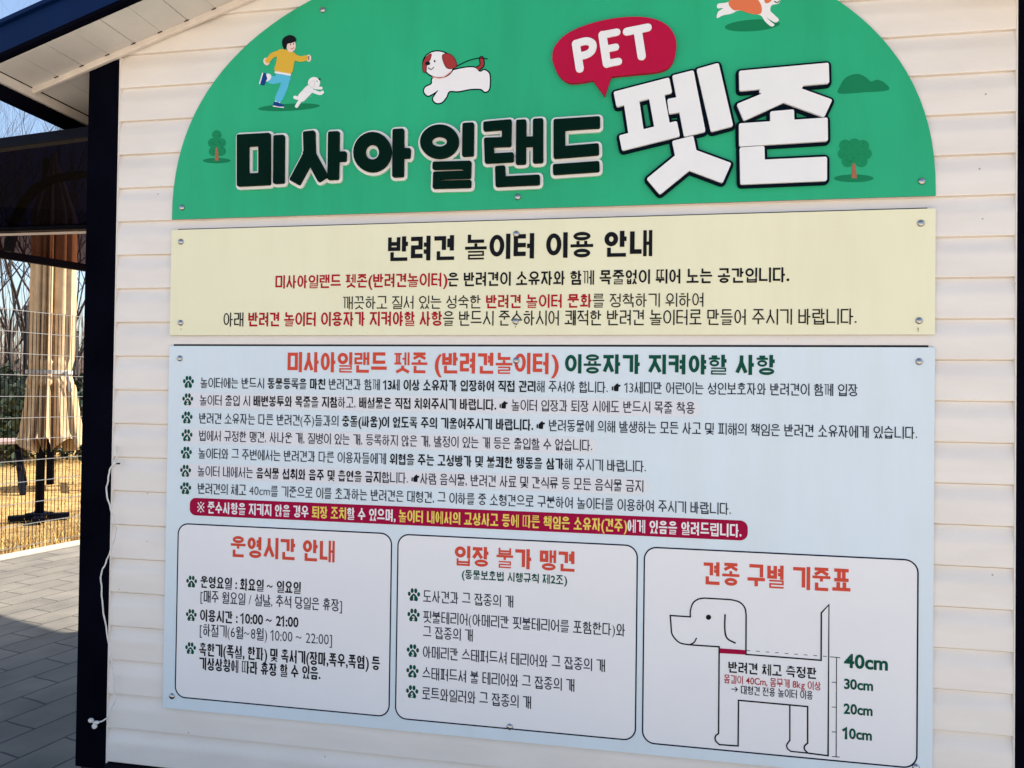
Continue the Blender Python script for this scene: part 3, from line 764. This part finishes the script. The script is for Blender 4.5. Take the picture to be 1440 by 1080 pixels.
# ------------------------------------------------------------------ pale blue rules board
ws = empty('rules_board', (1.2, 0, 1.0), 'large pale blue rules board with three rounded white panels below the text', 'sign')
zt, zb = at(239, 486.5).z, at(228, 995).z
board('rules_panel', [(0, zb), (2.4, zb), (2.4, zt), (0, zt)], M['paleblue'], ws)
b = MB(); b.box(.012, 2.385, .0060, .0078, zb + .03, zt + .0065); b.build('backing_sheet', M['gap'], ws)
def rrect(x0, x1, z0, z1, r, n=8):
    o = []
    for cx, cz, a0 in ((x1 - r, z0 + r, -90), (x1 - r, z1 - r, 0), (x0 + r, z1 - r, 90), (x0 + r, z0 + r, 180)):
        for k in range(n + 1): a = R(a0 + 90 * k / n); o.append((cx + r * math.cos(a), cz + r * math.sin(a)))
    return o
for (xa, ya), (xb, yb_), hh in (((258, 563), (984, 574), 23), ((256, 613.5), (840, 626), 23), ((255, 663), (912, 683), 23)):
    a, c = at(xa, ya), at(xb, yb_); z = (a.z + c.z) / 2; h = hh / 455 / 2
    F = Flat(); F.poly([rrect(a.x, c.x, z - h, z + h, h * .9)], 'strip', L1); F.build('highlight_strip', ws)
T, G = line, None
line('heading', ws, [('미사아일랜드 펫존 (반려견놀이터)', 2, CO)], 404, 509, 783, 511.5, 29)
line('heading', ws, [('이용자가 지켜야할 사항', 2, GR)], 794, 511.5, 1090, 513.5, 29)
ROWS = [
 ([('놀이터에는 반드시 ', 0, NV), ('동물등록을 마친', 1, K), (' 반려견과 함께 ', 0, NV), ('13세 이상 소유자가 입장하여 직접 관리', 1, K), ('해 주셔야 합니다. ', 0, NV), ('☛', 1, K), (' 13세미만 어린이는 성인보호자와 반려견이 함께 입장', 0, NV)], 282, 538, 1206, 549),
 ([('놀이터 출입 시 ', 0, NV), ('배변봉투와 목줄을 지참', 1, K), ('하고, ', 0, NV), ('배설물은 직접 치워주시기 바랍니다. ☛', 1, K), (' 놀이터 입장과 퇴장 시에도 반드시 목줄 착용', 0, NV)], 281, 562.5, 977, 574),
 ([('반려견 소유자는 다른 반려견(주)들과의 ', 0, NV), ('충돌(싸움)이 없도록 주의 기울여주시기 바랍니다. ☛', 1, K), (' 반려동물에 의해 발생하는 모든 사고 및 피해의 책임은 반려견 소유자에게 있습니다.', 0, NV)], 280, 588, 1290, 609),
 ([('법에서 규정한 맹견, 사나운 개, 질병이 있는 개, 등록하지 않은 개, 발정이 있는 개 등은 출입할 수 없습니다.', 0, NV)], 280, 613, 833, 626),
 ([('놀이터와 그 주변에서는 반려견과 다른 이용자들에게 ', 0, NV), ('위협을 주는 고성방가 및 불쾌한 행동을 삼가', 1, K), ('해 주시기 바랍니다.', 0, NV)], 279, 637.5, 908.5, 656),
 ([('놀이터 내에서는 ', 0, NV), ('음식물 섭취와 음주 및 흡연을 금지', 1, K), ('합니다. ', 0, NV), ('☛', 1, K), ('사람 음식물, 반려견 사료 및 간식류 등 모든 음식물 금지', 0, NV)], 278, 663, 905, 683),
 ([('반려견의 체고 40cm를 기준으로 이를 초과하는 반려견은 대형견, 그 이하를 중·소형견으로 구분하여 놀이터를 이용하여 주시기 바랍니다.', 0, NV)], 278, 687.5, 1028, 715)]
def paw(parent, px, py, size, digit):
    c = at(px, py); s = size / 2 / 455; F = Flat()
    polys = [circle(c.x + dx * s, c.z + dz * s, rx * s, 12, rz * s) for dx, dz, rx, rz in ((-.72, .12, .24, .34), (-.26, .62, .25, .38), (.30, .62, .25, .38), (.76, .12, .24, .34))]
    polys.append([(c.x + x * s, c.z + z * s) for x, z in smooth_path([(0, .2), (.38, -.1), (.66, -.55), (.5, -.95), (0, -.85), (-.5, -.95), (-.66, -.55), (-.38, -.1)], True, 3)])
    F.poly(polys, 'ink_green', L2)
    vs, fs, lw = latin(digit, .03); k = .85 * s
    F.tri([(c.x + (x - lw / 2) * k, c.z - .75 * s + z * k) for x, z in vs], fs, 'white', L3)
    F.build('paw_bullet', parent)
for i, (segs, x0, c0, x1, c1) in enumerate(ROWS):
    line('text_line', ws, segs, x0, c0, x1, c1, 14.6)
    paw(ws, x0 - 17 + (0 if i else .0), c0 - .8, 19, str(i + 1))
# magenta warning strip
a, c = at(267, 711.5), at(1051.5, 747); z = (a.z + c.z) / 2; h = 26.5 / 450 / 2
F = Flat(); F.poly([rrect(a.x, c.x, z - h, z + h, h * .75)], 'banner', L2); wb_ = F.build('warning_strip', ws)
line('text_line', wb_, [('※ 준수사항을 지키지 않을 경우 ', 1, 'white'), ('퇴장 조치', 1, 'yellow'), ('할 수 있으며, ', 1, 'white'), ('놀이터 내에서의 교상사고 등에 따른 책임은 소유자(견주)', 1, 'yellow'), ('에게 있음을 알려드립니다.', 1, 'white')], 277.5, 712.5, 1042, 747, 16)
def panel(p):
    pts = [at(*q) for q in p]                     # TL TR BL BR
    x0 = (pts[0].x + pts[2].x) / 2; x1 = (pts[1].x + pts[3].x) / 2; z1 = (pts[0].z + pts[1].z) / 2; z0 = (pts[2].z + pts[3].z) / 2
    F = Flat(); r = .036; q = rrect(x0, x1, z0, z1, r)
    F.poly([q], 'panel', L1); F.poly(stroke(q, .0042, True), 'ink_navy', L2)
    return F.build('info_panel', ws)
p1 = panel([(250.5, 737), (551, 749.5), (247, 979.5), (547, 1008)])
line('heading', p1, [('운영시간 안내', 2, CO)], 324.5, 769, 471, 775, 29)
line('text_line', p1, [('운영요일 : 화요일 ~ 일요일', 1, K)], 282, 819, 423, 826, 16)
line('text_line', p1, [('[매주 월요일 / 설날, 추석 당일은 휴장]', 0, NV)], 282, 839, 481, 851, 16)
line('text_line', p1, [('이용시간 : 10:00 ~ 21:00', 1, K)], 281, 866, 419, 874, 16)
line('text_line', p1, [('[하절기(6월~8월) 10:00 ~ 22:00]', 0, NV)], 281, 886.5, 467, 898.5, 16.5)
line('text_line', p1, [('혹한기(폭설, 한파) 및 혹서기(장마,폭우,폭염) 등', 1, K)], 280, 914, 534, 932, 17)
line('text_line', p1, [('기상상황에 따라 휴장 할 수 있음.', 1, K)], 280, 934, 450, 946, 16.5)
for (x, y), d in zip(((269.5, 818), (269, 865), (268, 911.5)), '123'): paw(p1, x, y, 18.5, d)
p2 = panel([(559.7, 751), (895.8, 767.5), (556.5, 1011), (894, 1040)])
line('heading', p2, [('입장 불가 맹견', 2, CO)], 639, 781, 809, 790, 29)
line('text_line', p2, [('(동물보호법 시행규칙 제2조)', 1, GR)], 649.5, 808, 796.7, 815.5, 13.5)
for tx, x0, c0, x1, c1 in (('도사견과 그 잡종의 개', 595, 839.4, 722, 845), ('핏불테리어(아메리칸 핏불테리어를 포함한다)와', 595, 867.5, 879, 886), ('그 잡종의 개', 595, 889.5, 665, 893),
                           ('아메리칸 스태퍼드셔 테리어와 그 잡종의 개', 594.5, 917, 851, 936), ('스태퍼드셔 불 테리어와 그 잡종의 개', 594, 947.5, 808, 963), ('로트와일러와 그 잡종의 개', 593.6, 976, 747, 987)):
    line('text_line', p2, [(tx, 0, NV)], x0, c0, x1, c1, 17)
for (x, y), d in zip(((582, 836.4), (581.5, 865), (580.5, 915), (580, 944), (579.5, 972.8)), '12345'): paw(p2, x, y, 19, d)
p3 = panel([(906, 769), (1290.5, 788), (903.7, 1045), (1289.5, 1079.5)])
line('heading', p3, [('견종 구별 기준표', 2, CO)], 989, 806, 1196, 816.5, 32)
C3 = lambda x, y, Y=0.0: xz(890 + x / 3.2727, 760 + y / 3.2727, Y)
P3 = 1 / 3.2727 / 400
F = Flat()
def ln(pts, wd, m='ink_black', Y=L3, sm=False, cl=False):
    P = smooth_path(pts, cl, 5) if sm else pts
    F.poly(stroke([C3(x, y) for x, y in P], wd * P3, cl, 'round' if sm else 'sq'), m, Y)
head = [(172, 345), (264, 351), (264, 325)] + smooth_path([(264, 325), (275, 290), (300, 270), (330, 265)], False) + [(450, 272)] + smooth_path([(450, 272), (490, 283), (515, 310), (521, 345)], False) + [(520, 524), (866, 551), (867, 333), (902, 295), (898, 990), (806, 978)] \
    + smooth_path([(806, 978), (790, 962), (790, 945), (804, 932)], False) + [(804, 764), (486, 735), (484, 945), (398, 939)] + smooth_path([(398, 939), (380, 920), (380, 900), (394, 888)], False) + [(397, 489), (265, 480)] + smooth_path([(265, 480), (215, 470), (182, 435), (176, 400)], False)
dd = []
for p in head:
    if not dd or (abs(p[0] - dd[-1][0]) + abs(p[1] - dd[-1][1])) > 3: dd.append(p)
ln(dd, 5.5, cl=True)
ln([(722, 760), (722, 920)], 5); ln([(722, 920), (708, 940), (712, 958), (728, 970)], 5, sm=True); ln([(728, 970), (806, 978)], 5)
ln([(265, 478), (282, 468), (292, 450)], 5, sm=True); ln([(424, 342), (423, 410), (434, 450), (470, 471)], 6, sm=True)
F.poly([[C3(x, y) for x, y in ell(348, 353, 12, 12)]], 'ink_black', L3)
F.poly([[C3(x, y) for x, y in ((400, 496), (518, 504), (518, 525), (400, 518))]], 'banner', L4)
for k in range(10):
    x = 524 + k * 44; y = 506 + (x - 524) * .075
    if x < 910: F.poly(stroke([C3(x, y), C3(x + 14, y + 1)], 2.4 * P3), 'ink_navy', L2)
ln([(908, 535), (952, 539)], 2.6); ln([(937, 540), (935, 995)], 3); ln([(918, 994), (950, 996)], 2.6)
for y in (652, 766, 880): ln([(917, y), (936, y + 1)], 2.6)
F.build('dog_height_diagram', p3)
line('text_line', p3, [('반려견 체고 측정판', 1, K)], 1024, 939, 1148, 946, 15)
line('text_line', p3, [('몸길이 40Cm, 몸무게 8kg 이상', 3, RD)], 1018, 955.5, 1154, 964, 11.5)
line('text_line', p3, [('→ 대형견 전용 놀이터 이용', 3, NV)], 1029, 969.5, 1143, 977.5, 11.5)
for tx, x0, x1, c, h in (('40cm', 1187, 1247, 930, 22), ('30cm', 1187, 1226.7, 962, 16), ('20cm', 1186.5, 1226, 997, 16), ('10cm', 1186, 1225, 1031.5, 16)):
    line('text_line', p3, [(tx, 2, GR)], x0, c - .5, x1, c + 2, h)
screws(ws, [(253, 504), (726, 507), (1292.5, 508.5), (242, 979), (717, 1022), (1288, 1079)])
bpy.data.objects.remove(_txo)

# ------------------------------------------------------------------ white cord hanging on the corner
cg = empty('hanging_cord', (-.19, -.02, 1.3), 'thin white cord hanging down the black corner trim, knotted at its end', 'cord')
pts = smooth_path([tuple(at(px, py, y)) for px, py, y in ((161, 630, -.004), (163, 645, -.006), (158, 652, -.012), (154, 664, -.016), (149, 690, -.018), (155, 715, -.018), (162, 738, -.016), (158, 765, -.016), (148, 790, -.016), (142, 812, -.016), (144, 845, -.016), (150, 890, -.016), (157, 930, -.014), (161, 965, -.012), (161, 985, -.012), (154, 1004, -.014), (144, 1014, -.016), (131, 1016, -.018), (128, 1016, -.018))], False, 5) if False else None
ctrl = [Vector(at(px, py, y)) for px, py, y in ((163, 628, -.004), (163.5, 645, -.008), (158, 653, -.014), (153, 668, -.018), (150, 690, -.018), (155, 715, -.018), (163, 740, -.016), (158, 768, -.016), (148, 792, -.016), (142, 812, -.016), (144, 845, -.016), (150, 890, -.016), (157, 930, -.014), (161, 965, -.012), (161, 985, -.012), (154, 1004, -.014), (144, 1014, -.016), (132, 1016, -.018))]
pp = []
for i in range(len(ctrl) - 1):
    p0 = ctrl[max(i - 1, 0)]; p1 = ctrl[i]; p2 = ctrl[i + 1]; p3_ = ctrl[min(i + 2, len(ctrl) - 1)]
    for k in range(5):
        u = k / 5; pp.append(.5 * ((2 * p1) + (p2 - p0) * u + (2 * p0 - 5 * p1 + 4 * p2 - p3_) * u * u + (3 * p1 - p0 - 3 * p2 + p3_) * u ** 3))
pp.append(ctrl[-1])
b = MB(); pp = [q + Vector((math.sin(i * 1.9) * .0012 + math.sin(i * .83) * .0014, 0, 0)) for i, q in enumerate(pp)]; b.tube(pp, .0025, 8); b.build('cord', M['cord'], cg, smooth=True)
def ball(mb, c, r, n=8):
    bmt = bmesh.new(); bmesh.ops.create_icosphere(bmt, subdivisions=2, radius=1)
    mb.add([(c[0] + v.co.x * r[0], c[1] + v.co.y * r[1], c[2] + v.co.z * r[2]) for v in bmt.verts], [[v.index for v in f.verts] for f in bmt.faces]); bmt.free()
b = MB(); p = at(128, 1013, -.02); ball(b, p, (.010, .008, .008)); p = at(133, 1021, -.02); ball(b, p, (.009, .008, .010)); p = at(135, 1016, -.02); ball(b, p, (.012, .008, .006)); p = at(161, 651, -.012); ball(b, p, (.007, .005, .006))
b.build('knot', M['cord'], cg, smooth=True)
b = MB(); p = at(162, 652, -.004); b.tube([p + Vector((-.008, -.004, 0)), p + Vector((.02, -.003, .001))], .0025, 8); b.build('nail', M['darkmetal'], cg)

# ------------------------------------------------------------------ beyond: wire fences, parasol, picnic table
def fence(name, p0, d, length, h, label, step=.036, zstep=.2):
    t = empty(name, (p0[0], p0[1], 0), label, 'fence'); v = MB(); hz = MB(); d = Vector(d).normalized()
    n = int(length / step)
    for i in range(n + 1):
        x, y = p0[0] + d.x * i * step, p0[1] + d.y * i * step
        v.bar((x, y, .02), (x, y, h), .0042, .0042, up=(0, 1, 0))
    k = 0; z = h - .01
    while z > .05:
        for o in (-.005, .005):
            hz.bar((p0[0] - d.y * o, p0[1] + d.x * o, z), (p0[0] + d.x * length - d.y * o, p0[1] + d.y * length + d.x * o, z), .005, .005)
        z -= zstep
    v.build('upright_wires', M['black'], t); hz.build('cross_wires', M['wire'], t)
    for s in [0.3 + 2.5 * i for i in range(int(length / 2.5) + 1)]:
        q = MB(); x, y = p0[0] + d.x * s, p0[1] + d.y * s
        q.bar((x, y, 0), (x, y, h + .03), .05, .05, up=(0, 1, 0)); 
        if abs(s - 0.3) < .1 or s > length - 1.2: q.build('post', M['darkmetal'], t)
    return t
fp = edge(-3.2, -.06)
fence('wire_fence', fp, ED, 8.5, 2.27, 'welded wire mesh fence along the paving, in front of the parasol')
fence('wire_fence', (-22, 15.5), (1, .05), 20, 2.2, 'far welded wire mesh fence crossing behind the garden table')

def on_ground(px, py):
    d = ray(px, py); return CAM + d * (-CAM.z / d.z)
ub = on_ground(55, 733); ub.z = 0
um = empty('closed_parasol', (ub.x, ub.y, 0), 'large closed beige parasol tied with a strap behind the wire fence', 'parasol')
vd = Vector((ub.x - CAM.x, ub.y - CAM.y)).normalized(); rt = Vector((vd.y, -vd.x))
UX = ub.copy(); UX += Vector((rt.x, rt.y, 0)) * .07       # canopy hangs beside its mast
b = MB()
for a in (0, math.pi / 2):
    u = Vector((rt.x * math.cos(a) + vd.x * math.sin(a), rt.y * math.cos(a) + vd.y * math.sin(a), 0)) * .30
    b.bar(ub - u + Vector((0, 0, .05)), ub + u + Vector((0, 0, .05)), .11, .06)
b.box(ub.x - .10, ub.x + .10, ub.y - .10, ub.y + .10, .081, .10)
b.build('base', M['darkmetal'], um)
b = MB(); b.tube([(ub.x, ub.y, .1), (ub.x, ub.y, 4.2)], .045, 12); b.build('pole', M['darkmetal'], um, smooth=True)
q = ub + Vector((rt.x, rt.y, 0)) * .10
b = MB(); b.tube([(q.x, q.y, .42), (q.x, q.y, 1.2)], .04, 12); b.build('crank_pole', M['darkmetal'], um, smooth=True)
random.seed(11)
cv = MB(); NA = 208; zz = [.80 + .04 * k for k in range(88)]
folds = 13; ph = [random.uniform(-.25, .25) for _ in range(folds)]; am = [random.uniform(.70, 1.22) for _ in range(folds)]
hem = [random.uniform(-.06, .10) for _ in range(folds)]
def crad(z):
    if z < 1.75: r = .246 + .12 * max(0, (1.75 - z) / .9) ** 1.3
    elif z < 3.55: r = .246
    else: r = .246 * max(.12, 1 - (z - 3.55) / .75)
    return r - .028 * math.exp(-((z - 1.72) / .12) ** 2)
for j, z in enumerate(zz):
    for k in range(NA):
        th = 2 * math.pi * k / NA
        fi = k * folds / NA; fi += .38 * math.sin(fi * 1.7 + 1); fi = fi % folds; i = int(fi); u = fi - i
        wave = abs(math.sin(math.pi * u)) ** .62 * am[i] + .07 * math.sin(6 * math.pi * u) * math.sin(z * .9 + 9 * ph[i]) + .05 * math.sin(2 * math.pi * u) * math.sin(2.3 * z + i)
        deep = .60 if z < 1.6 else .56
        if abs(z - 1.72) < .15: deep = .25
        r = crad(z) * (1 - deep + deep * wave)
        zk = z
        if j < 6: zk = z + hem[i] * (1 - j / 6) * math.sin(math.pi * u) + (.09 * (1 - j / 6) * math.sin(math.pi * u))
        cv.v.append((UX.x + r * math.cos(th), UX.y + r * math.sin(th), zk))
for j in range(len(zz) - 1):
    for k in range(NA):
        a = j * NA + k; c = j * NA + (k + 1) % NA
        cv.f.append([a, c, c + NA, a + NA]); cv.m.append(0)
cv.build('canopy', M['canvas'], um, smooth=True)
b = MB(); ring = [(UX.x + .236 * math.cos(2 * math.pi * k / 32), UX.y + .236 * math.sin(2 * math.pi * k / 32)) for k in range(32)]
for k in range(32):
    (x0, y0), (x1, y1) = ring[k], ring[(k + 1) % 32]
    b.add([(x0, y0, 1.70), (x1, y1, 1.70), (x1, y1, 1.745), (x0, y0, 1.745)], [(0, 1, 2, 3)])
tw = UX + Vector((rt.x * .16 - vd.x * .20, rt.y * .16 - vd.y * .20, 0))
b.bar((tw.x, tw.y, 1.735), (tw.x + .05 * rt.x, tw.y + .05 * rt.y, 1.50), .012, .035)
b.build('tie_strap', M['webbing'], um)

tb = on_ground(58, 688); tb.z = 0
pt = empty('garden_table', (tb.x, tb.y, 0), 'garden table with a pinkish wooden top and dark angled legs', 'table')
def PT_(u, v, z): return Vector((tb.x + rt.x * u + vd.x * v, tb.y + rt.y * u + vd.y * v, z))
b = MB()
for k in range(5): b.bar(PT_(-.95, -.34 + .17 * k, .74), PT_(.95, -.34 + .17 * k, .74), .155, .04)
b.build('table_top', M['wood'], pt)
for u in (-.32, .72):
    for s in (-1, 1):
        b = MB(); b.bar(PT_(u, s * .12, .71), PT_(u + .1, s * .62, 0), .07, .07); b.build('leg', M['darkmetal'], pt)
    b = MB(); b.bar(PT_(u + .05, -.72, .385), PT_(u + .05, .72, .385), .05, .05); b.build('crossbar', M['darkmetal'], pt)

# ------------------------------------------------------------------ bare trees, thicket, evergreens, grass
def grow(mb, p, d, r, ln_, lev, rng, bend=.18):
    n = 3; pts = [p]; rs = [r]; q = p.copy(); dd_ = d.copy()
    for k in range(n):
        dd_ = (dd_ + Vector((rng.uniform(-bend, bend), rng.uniform(-bend, bend), rng.uniform(-.03, bend * .6)))).normalized()
        q = q + dd_ * (ln_ / n); pts.append(q.copy()); rs.append(r * (1 - .42 * (k + 1) / n))
    mb.tube(pts, rs, 6 if lev > 2 else 4 if lev > 1 else 3, cap=False)
    if lev == 0: return
    for k in range(rng.randint(3, 4) if lev > 1 else rng.randint(2, 4)):
        t_ = rng.uniform(.35, 1) if k else 1; i = min(int(t_ * n), n - 1); s = pts[i].lerp(pts[i + 1], t_ * n - i)
        sd_ = Vector((rng.uniform(-1, 1), rng.uniform(-1, 1), rng.uniform(.1, .9))).normalized()
        nd = (dd_ * .62 + sd_ * .75).normalized()
        grow(mb, s, nd, rs[-1] * rng.uniform(.55, .85), ln_ * rng.uniform(.55, .78), lev - 1, rng, bend * 1.15)
TR = [(15, 19, 9.0, .075, 'dark bare tree with a forked trunk left of the parasol'), (113, 20, 9.0, .075, 'thin bare tree showing between the parasol and the black corner'),
      (-40, 22, 9.5, .09, 'bare tree at the far left beyond the fence'), (32, 24, 12.5, .15, 'tall bare tree with a fine crown above the awning'),
      (78, 27, 12, .15, 'pale distant bare tree rising behind the awning rail'), (100, 22, 10, .11, 'slender bare tree beside the black corner, farther back'), (5, 30, 12, .14, 'faint bare tree deep in the thicket')]
def ray_ground(px, dist):
    d = ray(px, 560); d = Vector((d.x, d.y, 0)).normalized(); return Vector((CAM.x, CAM.y, 0)) + d * dist
for i, (px, dist, h, r, lab) in enumerate(TR):
    rng = random.Random(30 + i); p = ray_ground(px, dist)
    t = empty('bare_tree', p, lab, 'tree', 'bare trees beyond the fence')
    k = MB(); top = p + Vector((rng.uniform(-.2, .2), rng.uniform(-.2, .2), h * .30)); r *= .62; k.tube([p, p.lerp(top, .5) + Vector((.05, .03, 0)), top], [r * 1.25, r, r * .85], 8); k.build('trunk', M['bark'], t, smooth=True)
    c = MB()
    for a in range(4):
        th = a * 1.57 + rng.uniform(-.4, .4); grow(c, top - Vector((0, 0, rng.uniform(.02, h * .10))), Vector((math.cos(th) * .45, math.sin(th) * .45, 1)).normalized(), r * .42, h * .30, 4, rng)
    c.build('crown', M['bark'], t)
rng = random.Random(5); k = MB()
for i in range(900):
    p = ray_ground(rng.uniform(-260, 330), rng.uniform(24, 42)); h = rng.uniform(2.2, 5.0)
    d = Vector((rng.uniform(-.25, .25), rng.uniform(-.25, .25), 1)).normalized(); m_ = p + d * h * .5
    k.tube([p, m_, m_ + Vector((rng.uniform(-.5, .5), rng.uniform(-.5, .5), h * .5))], [.03, .02, .006], 3, cap=False)
    for j in range(3):
        s = p + d * h * rng.uniform(.25, .6); k.tube([s, s + Vector((rng.uniform(-.9, .9), rng.uniform(-.9, .9), rng.uniform(.4, 1.3)))], [.012, .004], 3, cap=False)
tag(k.build('thicket', M['twig']), 'grey brown leafless thicket filling the background beyond the far fence', 'thicket', kind='stuff')
for i, (px, dist, h, wd, lab) in enumerate(((2, 17.5, 2.0, 1.3, 'dark evergreen shrub at the left edge beyond the fence'), (38, 19, 1.8, 1.2, 'dark evergreen shrub mostly behind the parasol'), (122, 18.5, 1.9, 1.2, 'dark evergreen shrub right of the parasol'), (-45, 18, 2.1, 1.4, 'dark evergreen shrub beyond the far left frame edge'))):
    rng = random.Random(60 + i); p = ray_ground(px, dist); t = empty('evergreen_shrub', p, lab, 'shrub', 'evergreen shrubs beyond the fence'); f = MB()
    for k in range(2600):
        while True:
            v = Vector((rng.uniform(-1, 1), rng.uniform(-1, 1), rng.uniform(-1, 1)))
            if .25 < v.length < 1: break
        s = 1 + .22 * math.sin(v.x * 5 + i) * math.cos(v.y * 4 + v.z * 5)
        c = p + Vector((v.x * wd * s, v.y * wd * s, h * .5 + v.z * h * .5 * s)); 
        if c.z < .05: continue
        a = Vector((rng.uniform(-1, 1), rng.uniform(-1, 1), rng.uniform(-1, 1))).normalized(); e = a.orthogonal().normalized(); z_ = rng.uniform(.05, .10)
        f.add([c - a * z_, c + e * z_ * .45, c + a * z_, c - e * z_ * .45], [(0, 1, 2, 3)])
    f.build('foliage', M['leaf'], t)
    q = MB(); q.tube([p, p + Vector((0, 0, h * .7))], [.06, .02], 6); q.build('stem', M['bark'], t)
rng = random.Random(9); k = MB()
for i in range(9000):
    s = rng.uniform(-3, 9); o = -rng.random() ** 1.6 * 9 - .0
    x, y = edge(s, o); near = o > -.5
    if near and rng.random() < .25: o *= .3
    h = rng.uniform(.03, .09) if not near else rng.uniform(.06, .22)
    a = rng.uniform(0, 6.28); wv = Vector((math.cos(a), math.sin(a), 0)) * .006; ld = Vector((rng.uniform(-.6, .6), rng.uniform(-.6, .6), 1)) * h
    p = Vector((x, y, 0)); k.add([p - wv, p + wv, p + ld], [(0, 1, 2)])
tag(k.build('dry_grass', M['grass']), 'dry tan grass growing along and beyond the wire fence', 'grass', kind='stuff')
